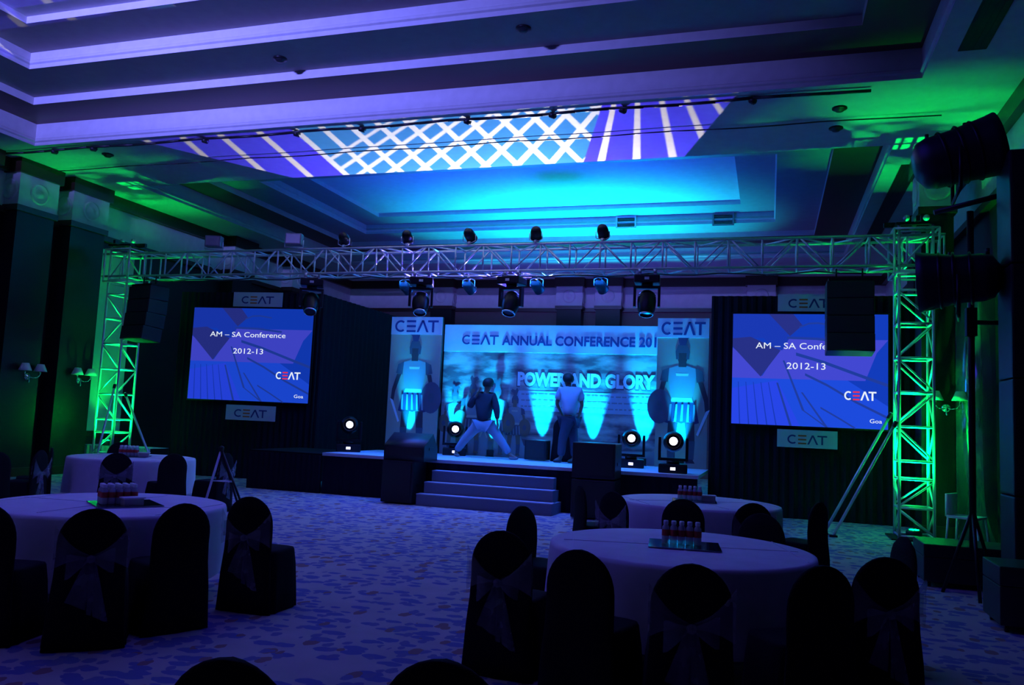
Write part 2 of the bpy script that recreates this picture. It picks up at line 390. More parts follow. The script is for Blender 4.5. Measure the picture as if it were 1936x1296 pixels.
for nm, loc, lb in (('r', (2.22, 14.55, .03), 'green LED flood inside the foot of the right truss tower'), ('l', (-13.75, 14.55, .03), 'green LED flood inside the foot of the left truss tower')):
    f = empty('floor_flood', loc, 0, lb, 'stage light', 'green LED floods')
    MB().lathe([(0,0),(.10,0),(.12,.02),(.12,.09),(.10,.11)], n=20).build('housing', BLACK, f)
    mb = MB()
    for i in range(7):
        a = i*PI/3; q = (0, 0) if i == 6 else (.055*math.cos(a), .055*math.sin(a)); mb.lathe([(0,.125),(.02,.125),(.02,.11)], ((*q, 0), (0,0,1)), 10)
    mb.build('lens', mat('green_led', (0,.3,.05), .3, emit=(0, 1, .15), estr=6), f)
f = copy_tree(f); f.location = (-14.55, 15.22, .609); tag(f, 'green LED flood on the cloth covered table, lighting the wall strip')
light('wall_uplight', 'SPOT', (-14.6, 15.22, .8), (-15.08, 15.9, 4.0), GREEN, 210, .05, None, 60, 1)
def braces(t, pts, lb):
    for i, (a, b) in enumerate(pts):
        o = empty('outrigger_pole', a, 0, lb[i], 'pole', 'slanting support poles of the truss towers')
        b = Vector(b)-Vector(a); MB().tube((0,0,.02), b, .024, n=12).build('pole', ALU, o)
        MB().box((-.06, -.06, 0), (.06, .06, .03)).build('foot', BLACKM, o); MB().lathe([(.034,-.05),(.034,.05)], (b*.97, b.normalized()), 12).build('clamp', BLACKM, o)
braces(tR, [((.98, 13.98, 0), (1.93, 14.27, 1.86)), ((.86, 14.25, 0), (1.9, 14.62, 2.0))], ('slanting silver pole in front of the right screen, leaning on the right tower', 'slanting dark side pole just behind, leaning on the right tower'))
braces(tL, [((-12.3, 14.4, 0), (-13.47, 14.5, 1.82)), ((-13.1, 13.4, 0), (-13.54, 14.27, 2.0))], ('slanting pole right of the left truss tower', 'slanting silver pole in front of the left truss tower'))
# horizontal beam
bt = empty('truss_beam', (-5.8, 14.55, 4.38), 0, 'long silver box truss beam spanning above the stage between the green towers', 'lighting truss')
L0, L1 = -8.4, 8.45
for sy in (-1, 1):
    for z in (0, .5): tube_obj('chord', (L0, sy*HS, z), (L1, sy*HS, z), .025, bt)
nb = 30; st = (L1-L0)/nb
def inst(name, src, loc):
    if name not in src: return None
proto = {}
def rep(name, a, b, r):
    d = Vector(b)-Vector(a); key = (name, tuple(round(x, 3) for x in d))
    if key not in proto: proto[key] = MB().tube((0,0,0), d, r, n=8).build(name, ALU, bt); o = proto[key]
    else: o = proto[key].copy(); C.objects.link(o); o.parent = bt
    o.location = a; return o
for i in range(nb+1):
    x = L0+i*st+(.02 if i == 0 else -.02 if i == nb else 0)
    for sy in (-1, 1): rep('upright', (x, sy*HS, 0), (x, sy*HS, .5), .017)
    rep('cross_member', (x, -HS, 0), (x, HS, 0), .015); rep('cross_member', (x, -HS, .5), (x, HS, .5), .015)
for i in range(nb):
    x = L0+i*st; a, b = (0, .5) if i % 2 else (.5, 0)
    if 2 < i < nb-1:
        for sy in (-1, 1): rep('diagonal_brace', (x+.04, sy*HS, a), (x+st-.04, sy*HS, b), .016)
        rep('flat_brace', (x+.04, -HS if i%2 else HS, 0), (x+st-.04, HS if i%2 else -HS, 0), .015)
    rep('flat_brace', (x+.04, HS if i%2 else -HS, .5), (x+st-.04, -HS if i%2 else HS, .5), .015)
YT = 14.55

# moving heads, par cans, floodlights
LENSW = mat('white_hot_lens', (1,1,1), .2, emit=(.85, .88, 1), estr=5)
LENSD = mat('dark_lens', (.05,.05,.07), .08, .0)
def moving_head(loc, hang, pan, tilt, label, lit=False, group=None, s=1.):
    t = empty('moving_head_light', loc, pan, label, 'stage light', group)
    t.scale = (s, s, s); sg = -1 if hang else 1
    b = MB().box((-.20, -.17, 0), (.20, .17, sg*.13), .02); b.build('base', BLACKM, t)
    MB().box((-.035, -.175, sg*.045), (.035, -.168, sg*.085)).build('display', mat('white_display', (1,1,1), .3, emit=(.75, .7, 1), estr=2.2) if lit else PLAST, t)
    y = MB(); y.tube((0,0,sg*.13), (0,0,sg*.17), .09, n=20)
    y.box((-.21,-.05,sg*.17), (.21,.05,sg*.21)); y.box((-.21,-.06,sg*.2), (-.17,.06,sg*.50), .01); y.box((.17,-.06,sg*.2), (.21,.06,sg*.50), .01)
    y.build('yoke', BLACKM, t)
    h = empty('head_pivot') if 0 else None
    q = Vector((0, -math.cos(tilt), math.sin(tilt))); c0 = Vector((0, 0, sg*.44))
    hd = MB(); hd.lathe([(0,-.20),(.08,-.20),(.125,-.16),(.145,-.05),(.145,.02),(.135,.10),(.12,.16),(.105,.20),(.098,.20),(.095,.17)], (c0, q), 24)
    for r in range(4): hd.lathe([(.148,-.12+r*.03),(.148,-.105+r*.03)], (c0, q), 24)
    hd.build('head', BLACKM, t)
    MB().lathe([(0,.175),(.057 if lit else .092,.175)], (c0, q), 24).build('lens', LENSW if lit else LENSD, t)
    if lit: MB().lathe([(.057,.174),(.094,.172)], (c0, q), 24).build('lens_surround', BLACKM, t)
    MB().lathe([(.108,.185),(.118,.19),(.108,.205),(.098,.205),(.098,.19)], (c0, q), 24).build('trim_ring', BLACKM if lit else CHROME, t)
    if hang:
        cl = MB()
        for sx in (-.12, .12): cl.box((sx-.02, -.02, 0), (sx+.02, .02, .07)); cl.lathe([(.03,-.025),(.042,-.025),(.042,.025),(.03,.025)], ((sx, 0, .075), (0,1,0)) if 0 else ((sx,0,.075),(1,0,0)), 12)
        cl.build('clamp', ALU, t)
    return t
for i, (x, pan, tl) in enumerate(((-8.86, .5, -1.0), (-6.45, .35, -1.1), (-4.62, -.15, -1.15), (-2.1, .1, -1.3))):
    moving_head((x, 14.3, 4.255), True, pan, tl, ('black moving head light hanging under the truss over the left screen edge', 'black moving head light hanging above the left gladiator banner', 'black moving head light hanging above the middle of the stage', 'black moving head light hanging above the right gladiator banner')[i], group='moving heads under the truss', s=1.12)
def par_can(loc, aim, label, up=False, group=None, s=1.):
    t = empty('par_can', loc, 0, label, 'stage light', group); t.scale = (s, s, s)
    q = Vector(aim).normalized(); c0 = Vector((0, 0, .17 if up else -.17))
    MB().lathe([(0,-.14),(.05,-.14),(.09,-.09),(.105,-.02),(.105,.13),(.11,.13),(.11,.14),(.10,.14),(.098,.06)], (c0, q), 20).build('can', BLACKM, t)
    MB().lathe([(0,.07),(.098,.07)], (c0, q), 20).build('lens', LENSD, t)
    sg = 1 if up else -1
    MB().path([(-.125, 0, c0.z), (-.125, 0, sg*.05), (-.06, 0, sg*.02), (.06, 0, sg*.02), (.125, 0, sg*.05), (.125, 0, c0.z)], .008).build('bracket', ALU, t)
    MB().lathe([(.028,-.02),(.04,-.02),(.04,.02),(.028,.02)], ((0, 0, 0), (1,0,0)), 12).build('clamp', ALU, t)
    return t
for i, x in enumerate((-8.2, -6.81, -5.51, -4.19, -2.93)):
    par_can((x, 14.3, 4.92), (random.uniform(-.3,.3), 1, -.5), ('round black spotlight on top of the truss, leftmost of five', 'round black spotlight on top of the truss, second from left', 'round black spotlight on top of the truss, middle of five', 'round black spotlight on top of the truss, fourth from left', 'round black spotlight on top of the truss, rightmost of five')[i], True, 'spotlights on top of the truss')
for i, x in enumerate((-7.03, -5.67, -4.28, -3.04)):
    par_can((x, 14.8, 4.345), (.25, 1, -.5), ('round black spotlight under the truss left of the second moving head', 'round black spotlight under the truss between the second and third moving heads', 'round black spotlight under the truss just right of the middle moving head', 'round black spotlight under the truss left of the rightmost moving head')[i], False, 'spotlights under the truss')
for i, (x, lb) in enumerate(((-11.3, 'pale box floodlight on the truss above the left screen, nearer the tower'), (-9.35, 'pale box floodlight on the truss, second from the left tower'))):
    t = empty('box_floodlight', (x, 14.3, 4.91), .3, lb, 'stage light', 'pale box floodlights on the truss')
    MB().box((-.17, -.1, .06), (.17, .1, .30), .02).build('housing', mat('silver_housing', (.22,.22,.24), .35, .3), t)
    MB().box((-.14, -.106, .09), (.14, -.099, .27)).build('glass', mat('pale_flood_glass', (.35,.32,.36), .15), t)
    MB().path([(-.19,0,.18),(-.19,0,.02),(.19,0,.02),(.19,0,.18)], .01).build('bracket', ALU, t)
# hanging speaker arrays
def array(loc, rz, label):
    t = empty('line_array_speaker', loc, rz, label, 'loudspeaker', 'speaker arrays hanging from the truss')
    MB().box((-.33, -.2, .0), (.33, .2, .05)).build('flying_frame', BLACKM, t)
    for sx in (-.2, .2): tube_obj('hanging_strap', (sx, 0, .05), (sx, 0, .24), .015, t, BLACKM)
    z = 0; ang = 0
    for i in range(4):
        mb = MB(); mb.box((-.36, -.24, -.29), (.36, .24, 0), .015)
        c = mb.build('cabinet', BLACK, t); c.location = (0, -.01*i*i, z); c.rotation_euler = (rad(-2*i), 0, 0); z -= .297
        MB().box((-.34, -.248, -.275), (.34, -.24, -.015)).build('grille', mat('speaker_grille', (.02,.02,.02), .7, bump=(300, .5)), c)
    return t
array((-12.88, 14.3, 4.12), rad(-12), 'black line array speaker hanging beside the left truss tower')
array((1.22, 14.3, 4.10), 0, 'black line array speaker hanging in front of the right screen')
# cable runs along the truss
mb = MB()
pts = [Vector((-13.3+i*.4, 14.55+.02*math.sin(i), 4.35-.05*abs(math.sin(i*.9)))) for i in range(38)]
mb.path(pts, .012, 6); tag(mb.build('power_cable', BLACK), 'black cable looped along the bottom of the truss', 'cable')

# ------------------------------------------------------------------ flat art, lettering, logo
def emat(name, col, s=1.): return mat(name, (0, 0, 0), 1., emit=col, estr=s, spec=0.)
def pmat(name, col): return mat(name, col, .75, spec=.25, var=.04)
def text_mb(s, x, z, h, width=None, align='LEFT', bold=.02, ext=.004, y=0):
    cu = bpy.data.curves.new('t', 'FONT'); cu.body = s; cu.size = 1; cu.offset = bold; cu.extrude = ext; cu.resolution_u = 3
    o = bpy.data.objects.new('t', cu); C.objects.link(o); bpy.context.view_layer.update()
    dg = bpy.context.evaluated_depsgraph_get(); me = bpy.data.meshes.new_from_object(o.evaluated_get(dg))
    bpy.data.objects.remove(o); mb = MB(); mb.bm.from_mesh(me); bpy.data.meshes.remove(me)
    xs = [v.co.x for v in mb.bm.verts]; ys = [v.co.y for v in mb.bm.verts]
    x0, x1 = min(xs), max(xs); caph = .70
    sy = h/caph; sx = sy if width is None else width/(x1-x0)
    wd = (x1-x0)*sx; ox = x if align == 'LEFT' else x-wd/2
    for v in mb.bm.verts:
        px, py_, pz_ = v.co; v.co = (ox+(px-x0)*sx, y-.003-pz_, z+py_*sy)
    return mb
def logo(parent, x, z, h, wd, mc, me_, y=0, name='logo'):
    """four-letter logo: open C, three bars, legless A, T; left edge x, base z"""
    lw = h*.17; u = wd/4.55; mb = MB(); mb.mi = 0
    def arc(cx, cz, rx, rz, a0, a1, n=16):
        o = [(cx+rx*math.cos(rad(a0+(a1-a0)*i/n)), cz+rz*math.sin(rad(a0+(a1-a0)*i/n))) for i in range(n+1)]
        i_ = [(cx+(rx-lw)*math.cos(rad(a0+(a1-a0)*i/n)), cz+(rz-lw)*math.sin(rad(a0+(a1-a0)*i/n))) for i in range(n+1)]
        for k in range(n): mb.poly([(*o[k], y), (*o[k+1], y), (*i_[k+1], y), (*i_[k], y)], .004)
    cx = x+u*.62; arc(cx, z+h/2, u*.6, h/2, 50, 310)
    mb.mi = 1; ex = x+u*1.25
    for k in range(3):
        zz = z+k*(h-lw)/2; mb.poly([(ex, zz, y), (ex+u*.95, zz, y), (ex+u*.95, zz+lw, y), (ex, zz+lw, y)], .004)
    mb.mi = 0; ax = x+u*2.3; aw = u*1.25
    mb.poly([(ax, z, y), (ax+lw*1.15, z, y), (ax+aw/2+lw*.1, z+h*.82, y), (ax+aw/2+lw*.55, z+h, y), (ax+aw/2-lw*.55, z+h, y)], .004)
    mb.poly([(ax+aw-lw*1.15, z, y), (ax+aw, z, y), (ax+aw/2+lw*.55, z+h, y), (ax+aw/2-lw*.5, z+h, y), (ax+aw/2, z+h*.80, y)], .004)
    tx = x+u*3.45; tw = u*1.1
    mb.poly([(tx, z+h-lw, y), (tx+tw, z+h-lw, y), (tx+tw, z+h, y), (tx, z+h, y)], .004)
    mb.poly([(tx+tw/2-lw*.55, z, y), (tx+tw/2+lw*.55, z, y), (tx+tw/2+lw*.55, z+h-lw, y), (tx+tw/2-lw*.55, z+h-lw, y)], .004)
    return mb.build(name, [mc, me_], parent)
NAVY = pmat('navy_print', (.035, .05, .20)); ORANGE = pmat('orange_print', (.65, .14, .04)); WHITEP = pmat('white_print', (.50, .56, .62))

# ------------------------------------------------------------------ side screens
def art(layers, w, h, name, parent, y0=0, dy=-.0006):
    """printed or displayed picture: polygons (u right, v down, 0..1) stacked as thin layers in one mesh"""
    mb = MB(); ms = []
    for i, (m, poly) in enumerate(layers):
        if m not in ms: ms.append(m)
        mb.mi = ms.index(m)
        vs = [mb.bm.verts.new((u*w, y0+dy*(i+1), (1-v)*h)) for u, v in poly]; mb.face(vs)
    return mb.build(name, ms, parent, recalc=False)
def ccw(p):
    a = sum(p[i][0]*p[(i+1)%len(p)][1]-p[(i+1)%len(p)][0]*p[i][1] for i in range(len(p)))
    return p
def band(pts, wd):
    up = [(u, v-wd/2) for u, v in pts]; dn = [(u, v+wd/2) for u, v in pts][::-1]; return up+dn
def sm(m): return emat('screen_'+m[0], m[1])
def screen(loc, rz, w, h, label, tone=1.0, sfx=''):
    t = empty('projection_screen', loc, rz, label, 'screen', 'projection screens beside the stage')
    def E(n, c): return emat('screen_'+n+sfx, tuple(x*tone for x in c))
    base, lite, mid, dark, ldark, low, low2 = E('base', (.006, .045, .50)), E('lite', (.055, .065, .64)), E('mid', (.010, .04, .45)), E('dark', (.02, .03, .24)), E('line', (.014, .045, .34)), E('low', (.012, .07, .72)), E('low2', (.02, .06, .80))
    ls = [(base, [(0,0),(1,0),(1,1),(0,1)]), (low, [(0,.585),(.75,.585),(1,.8),(1,1),(0,1)]), (low2, [(0,.68),(.3,.6),(.45,1),(0,1)]),
          (mid, [(0,0),(.25,0),(.62,.18),(.60,.22),(0,.22)]), (base, [(.36,.2),(.42,.09),(.5,.06),(.62,.07),(.7,.12),(1,.05),(1,.22)]),
          (lite, [(.36,.225),(1,.225),(.93,.34),(.86,.585),(0,.585),(0,.31),(.1,.42),(.2,.565),(.30,.35)]),
          (dark, [(0,.225),(.12,.21),(.32,.33),(.19,.57),(.02,.33),(0,.30)]), (mid, [(.02,.0),(.12,.0),(.38,.21),(.33,.33),(.28,.31)]),
          (dark, [(.24,0),(.40,0),(.46,.10),(.38,.20)])]
    for pts, wd in (([(.36,.215),(.55,.222),(.75,.25)], .02), ([(.42,.36),(.6,.43),(.85,.55),(1,.62)], .028), ([(.48,.54),(.62,.63),(.8,.77),(1,.90)], .022), ([(.44,.12),(.5,.085),(.56,.08),(.66,.10)], .016), ([(.58,.83),(.7,.92),(.8,1)], .016)):
        ls.append((ldark, band(pts, wd)))
    for a, b in (((.34,.42),(.47,.86)), ((.47,.86),(.62,1.0)), ((.30,.62),(.39,1)), ((.46,.70),(.62,1))):
        ls.append((ldark, [(a[0]-.006, a[1]), (a[0]+.006, a[1]), (b[0]+.008, min(1, b[1])), (b[0]-.008, min(1, b[1]))]))
    for k in range(5): ls.append((mid, [(.04+.05*k,.62),(.045+.05*k,.62),(.06+.06*k,1),(.052+.06*k,1)]))
    boxo('frame', (-.03, .004, -.03), (w+.03, .06, h+.03), BLACKM, t)
    art(ls, w, h, 'picture', t)
    wt = emat('screen_white'+sfx, (.82, .90, .98)); rd = emat('screen_red'+sfx, (.80, .03, .07))
    for s_, cx, zz, hh, ww in (('AM – SA Conference', .47, .70-.015, .055, .63), ('2012-13', .485, .525-.02, .058, .25), ('Goa', .925, .045, .035, .075)):
        text_mb(s_, cx*w, (zz if s_ != 'Goa' else .052)*h, hh*h, ww*w, 'CENTER', 0, .001, y=-.016).build('lettering', wt, t)
    logo(t, .728*w, .245*h, .078*h, .20*w, wt, rd, y=-.016, name='logo')
    return t
screen((-.70, 16.24, 1.73), rad(1), 2.76, 2.12, 'large bright blue projection screen right of the stage', 1.0, '')
screen((-12.93, 15.86, 1.77), rad(6), 3.02, 2.14, 'large bright blue projection screen left of the stage', .82, ' left')
def plaque(loc, rz, w, h, label):
    t = empty('logo_sign', loc, rz, label, 'sign', 'white logo signs above and below the screens')
    boxo('board', (0, 0, 0), (w, .02, h), pmat('sign_white', (.55, .58, .62)), t)
    logo(t, .17*w, .2*h, .52*h, .66*w, NAVY, ORANGE, y=-.001)
    return t
# signs are lit faintly from the screens
plaque((-11.83, 15.80, 3.93), rad(6), 1.22, .33, 'small white logo sign above the left screen')
plaque((-11.80, 15.80, 1.33), rad(6), 1.22, .34, 'small white logo sign below the left screen')
plaque((.12, 16.22, 3.90), rad(1), 1.10, .33, 'small white logo sign above the right screen, half hidden by the speaker')
plaque((.14, 16.22, 1.33), rad(1), 1.06, .33, 'small white logo sign below the right screen')
# black masking flats round the screens
def drape(mb, a, b, z0, z1, n, amp=.02):
    a, b = Vector((*a[:2], 0)), Vector((*b[:2], 0)); d = (b-a); nn = Vector((d.y, -d.x, 0)).normalized()
    L = []
    for i in range(n+1):
        p = a+d*i/n+nn*amp*math.sin(i*1.7)
        L.append((p, p+Vector((0,0,0))))
    A = [mb.bm.verts.new((p.x, p.y, z0)) for p, _ in L]; B = [mb.bm.verts.new((p.x, p.y, z1)) for p, _ in L]
    A2 = [mb.bm.verts.new((p.x-nn.x*.06, p.y-nn.y*.06, z0)) for p, _ in L]; B2 = [mb.bm.verts.new((p.x-nn.x*.06, p.y-nn.y*.06, z1)) for p, _ in L]
    for i in range(n):
        mb.face([A[i], A[i+1], B[i+1], B[i]]); mb.face([A2[i+1], A2[i], B2[i], B2[i+1]]); mb.face([B[i], B[i+1], B2[i+1], B2[i]])
    mb.face([A[0], B[0], B2[0], A2[0]]); mb.face([A[-1], A2[-1], B2[-1], B[-1]])
mb = MB(); drape(mb, (-13.4, 15.96), (-9.87, 16.33), 0, 4.3, 90); tag(mb.build('masking_drape', BLKDRAPE), 'black cloth wall around and below the left screen', 'drape', 'black masking drapes')
mb = MB(); drape(mb, (-9.83, 16.42), (-9.83, 20.2), 0, 4.3, 60); tag(mb.build('masking_drape', BLKDRAPE), 'black cloth wall running back between left screen and stage backdrop', 'drape', 'black masking drapes')
mb = MB(); drape(mb, (-1.12, 16.36), (2.6, 16.42), 0, 4.22, 90); tag(mb.build('masking_drape', BLKDRAPE), 'black cloth wall around and below the right screen', 'drape', 'black masking drapes')

# ------------------------------------------------------------------ stage
st = empty('stage_platform', (-5.5, 15.4, 0), 0, 'low stage with pale carpet top and black skirt', 'stage')
boxo('deck', (-2.9, -1.05, .74), (4.36, 1.4, .80), STAGE, st)
mb = MB(); drape(mb, (-2.88, -1.03), (4.34, -1.03), 0, .74, 120, .012); mb.build('skirt', BLKDRAPE, st)
mb = MB(); drape(mb, (-2.88, 1.0), (-2.88, -1.0), 0, .74, 30, .012); mb.build('skirt', BLKDRAPE, st)
stp = empty('stage_steps', (-4.78, 14.33, 0), 0, 'grey blue carpeted steps up to the middle of the stage', 'steps')
for i, (y, z) in enumerate(((-.66, .2), (-.44, .4), (-.22, .6))):
    hw = 1.26-.05*i
    boxo('step', (-hw, y, z-.2), (hw, -.005, z-.005), STEPM, stp); boxo('nosing', (-hw, y-.012, z-.005), (hw, y+.2, z+.012), mat('step_nosing', (.42,.44,.5), .8), stp)
t = empty('black_platform', (-9.25, 15.3, 0), 0, 'black covered platform left of the pale stage floor', 'platform')
boxo('top', (-.84, -.94, .72), (.83, .95, .775), BLKCLOTH, t); mb = MB(); drape(mb, (-.84, -.96), (.83, -.96), 0, .74, 50, .012); mb.build('skirt', BLKDRAPE, t)
# backdrop
YBK = 16.88
def cloudy():
    m = bpy.data.materials.new('printed_sky'); m.use_nodes = True; nt = m.node_tree; b = nt.nodes['Principled BSDF']; b.inputs['Roughness'].default_value = .8
    tc = nt.nodes.new('ShaderNodeTexCoord'); mp = nt.nodes.new('ShaderNodeMapping'); mp.inputs['Scale'].default_value = (1, 1, 3.2)
    n = nt.nodes.new('ShaderNodeTexNoise'); n.inputs['Scale'].default_value = 1.3; n.inputs['Detail'].default_value = 6
    r = nt.nodes.new('ShaderNodeValToRGB'); r.color_ramp.elements[0].position = .40; r.color_ramp.elements[0].color = (.12, .065, .09, 1); r.color_ramp.elements[1].position = .62; r.color_ramp.elements[1].color = (.42, .42, .42, 1)
    nt.links.new(tc.outputs['Object'], mp.inputs[0]); nt.links.new(mp.outputs[0], n.inputs[0]); nt.links.new(n.outputs[0], r.inputs[0]); nt.links.new(r.outputs[0], b.inputs['Base Color']); return m
SKY = cloudy()
bd = empty('stage_backdrop', (-6.97, YBK, .8), 0, 'wide printed backdrop wall reading ANNUAL CONFERENCE and POWER AND GLORY', 'backdrop')
BW = 5.0
boxo('frame', (0, .02, 0), (BW, .12, 2.86), BLACK, bd)
boxo('header_panel', (0, -.02, 2.27), (BW, .02, 2.87), WHITEP, bd)
boxo('printed_panel', (0, 0, 0), (BW, .02, 2.27), SKY, bd)
logo(bd, .42, 2.43, .215, .86, NAVY, NAVY, y=-.021)
text_mb('ANNUAL CONFERENCE 201', 1.36, 2.435, .20, 3.36, 'LEFT', .03, .002, y=-.021).build('lettering', NAVY, bd)
LITE = pmat('pale_blue_print', (.62, .74, .80)); EDGE = pmat('dark_print', (.10, .09, .13)); GREYP = pmat('grey_print', (.26, .25, .28)); BROWNP = pmat('brown_print', (.20, .12, .09)); SANDP = pmat('sand_print', (.45, .40, .34))
text_mb('POWER AND GLORY', 1.73, 1.555, .29, 3.0, 'LEFT', .075, .001, y=-.001).build('lettering', EDGE, bd)
text_mb('POWER AND GLORY', 1.75, 1.57, .27, 2.96, 'LEFT', .05, .001, y=-.0035).build('lettering', LITE, bd)
mb = MB()
boxo('printed_panel_tint', (1.75, -.003, 1.02), (4.72, -.001, 1.45), pmat('tint_print', (.36, .40, .52)), bd)
for r_ in range(3):   # unreadable small print: short bars in rows
    x = 1.85
    while x < 4.6:
        l = random.uniform(.04, .13); zz = 1.36-.13*r_; mb.box((x, -.006, zz), (min(x+l, 4.65), -.003, zz+.03)); x += l+random.uniform(.02, .05)
mb.build('small_print', GREYP, bd)
# printed warriors on the backdrop
def figure_layers(cx, base, s, cols, flip=1):
    P = lambda pts: [(cx+flip*x*s, base-z*s) for x, z in pts]
    hel, skn, arm, skt, shd, wht = cols
    L = []
    L.append((skt, P([(-.20,.95),(.20,.95),(.27,.62),(.2,.60),(.1,.64),(0,.60),(-.1,.64),(-.2,.60),(-.27,.62)])))
    for sx in (-1, 1): L.append((skn, P([(sx*.05,.62),(sx*.20,.62),(sx*.21,.34),(sx*.19,.05),(sx*.22,0),(sx*.08,0),(sx*.09,.3)])))
    for sx in (-1, 1): L.append((hel, P([(sx*.085,.34),(sx*.215,.34),(sx*.20,.06),(sx*.10,.06)])))
    L.append((arm, P([(-.22,1.45),(-.08,1.50),(.08,1.50),(.22,1.45),(.20,1.2),(.16,1.0),(.18,.93),(-.18,.93),(-.16,1.0),(-.20,1.2)])))
    L.append((wht, P([(-.15,1.0),(.15,1.0),(.17,.94),(-.17,.94)]))); L.append((wht, P([(-.10,1.38),(.10,1.38),(.09,1.34),(-.09,1.34)])))
    for sx in (-1, 1): L.append((hel, P([(sx*.2,1.47),(sx*.31,1.42),(sx*.34,1.27),(sx*.22,1.24)])))
    L.append((skn, P([(.24,1.25),(.32,1.25),(.40,1.0),(.42,.78),(.36,.76),(.34,.95)]))); L.append((skn, P([(-.24,1.25),(-.32,1.25),(-.38,1.0),(-.36,.80),(-.30,.80),(-.31,1.0)])))
    L.append((skn, P([(-.06,1.48),(.06,1.48),(.06,1.56),(.09,1.66),(.07,1.74),(-.07,1.74),(-.09,1.66),(-.06,1.56)])))
    L.append((hel, P([(-.10,1.60),(-.11,1.72),(-.07,1.83),(.07,1.83),(.11,1.72),(.10,1.60),(.055,1.60),(.06,1.70),(-.06,1.70),(-.055,1.60)])))
    L.append((skt, P([(-.05,1.82),(.05,1.82),(.07,1.92),(.16,1.97),(.10,2.04),(0,2.0),(-.05,2.08),(-.10,2.0),(-.07,1.92)])))
    n = 20; L.append((shd, P([(-.34+.19*math.cos(2*PI*i/n), .86+.27*math.sin(2*PI*i/n)) for i in range(n)])))
    L.append((hel, P([(-.34+.06*math.cos(2*PI*i/n), .86+.085*math.sin(2*PI*i/n)) for i in range(n)])))
    L.append((wht, P([(.37,.80),(.43,.83),(.26,.42),(.23,.44)])))
    for k in range(5): L.append((arm, P([(-.18+.09*k,.90),(-.15+.09*k,.90),(-.17+.095*k,.64),(-.205+.095*k,.64)])))
    return L
mb_l = []
W_, H_ = BW, 2.27
def scaled(layers):   # figure coordinates in metres (x right, z up from base) to u,v
    return [(m, [(x/W_, z/H_) for x, z in p]) for m, p in layers]
bl = []
ruin = [(0, 1.25), (.25, 1.1), (.3, 1.5), (.55, 1.55), (.8, 1.45), (1.1, 1.55), (1.5, 1.7), (1.75, 1.5), (1.95, 2.0), (2.6, 2.05), (5, 1.98), (5, 2.27), (0, 2.27)]
bl += scaled([(GREYP, [(x, z) for x, z in ruin])])
for cx, s, fl in ((.32, .72, 1), (1.72, .70, -1), (.75, .82, 1), (1.32, .80, -1)):
    bl += scaled(figure_layers(cx, 2.22, s, (EDGE, BROWNP, GREYP, EDGE, BROWNP, SANDP), fl))
art(bl, W_, H_, 'printed_warriors', bd, y0=-.001)
# gladiator banners either side
def standee(loc, w, h, label, flip):
    t = empty('gladiator_banner', loc, 0, label, 'banner', 'tall gladiator banners')
    boxo('frame', (0, .01, 0), (w, .09, h), BLACK, t)
    boxo('printed_panel', (0, 0, 0), (w, .01, h-.40), pmat('banner_beige', (.34, .34, .27)), t)
    boxo('header_panel', (0, -.012, h-.40), (w, .01, h), WHITEP, t)
    logo(t, .07*w, h-.345, .27, .86*w, NAVY, NAVY, y=-.013)
    ph = h-.40
    cols = (pmat('steel_print', (.08, .09, .13)), pmat('bronze_skin_print', (.07, .045, .06)), pmat('silver_print', (.26, .32, .38)), pmat('red_skirt_print', (.06, .05, .13)), pmat('shield_print', (.10, .09, .14)), LITE)
    ls = figure_layers(w*.5, ph-.10, 1.30, cols, flip)
    art([(m, [(x/w, z/ph) for x, z in p]) for m, p in ls], w, ph, 'printed_gladiator', t, y0=-.001)
    return t
standee((-8.22, YBK-.16, .8), 1.24, 3.02, 'tall gladiator banner on the left side of the stage', -1)
standee((-2.21, YBK-.16, .8), 1.03, 3.02, 'tall gladiator banner on the right side of the stage', 1)
# uplights at the foot of the backdrop
UL = [(-6.60, .9), (-5.72, 1.3), (-4.62, 1.1), (-3.52, 1.0), (-2.45, 1.35), (-7.65, .5), (-1.68, .6)]
for i, (x, p) in enumerate(UL):
    yb = YBK-.17 if i < 5 else YBK-.33
    u = empty('floor_uplight', (x, yb, .8), 0, ('small black floor uplight behind the striding man, leftmost at the backdrop', 'small black floor uplight at the backdrop behind the striding man', 'small black floor uplight at the backdrop left of the standing man', 'small black floor uplight at the backdrop between standing man and speaker', 'small black floor uplight at the right end of the backdrop', 'small black floor uplight before the left gladiator banner', 'small black floor uplight before the right gladiator banner')[i], 'stage light', 'floor uplights at the backdrop')
    q = (0, .08, 1)
    MB().lathe([(0,0),(.07,0),(.08,.02),(.08,.12),(.075,.13),(.07,.11)], ((0,0,.02), q), 18).build('housing', BLACK, u)
    MB().lathe([(0,.115),(.07,.115)], ((0,0,.02), q), 18).build('lens', mat('cyan_led', (0,.1,.2), .3, emit=(0,.6,1), estr=3), u)
    MB().box((-.09,-.03,0),(.09,.03,.015)).build('foot', BLACKM, u)
    light('backdrop_uplight', 'SPOT', (x, yb, .97), (x, yb+.40, 3.4), (0, .40, 1.0), 3400*p, .03, None, 34, 1)

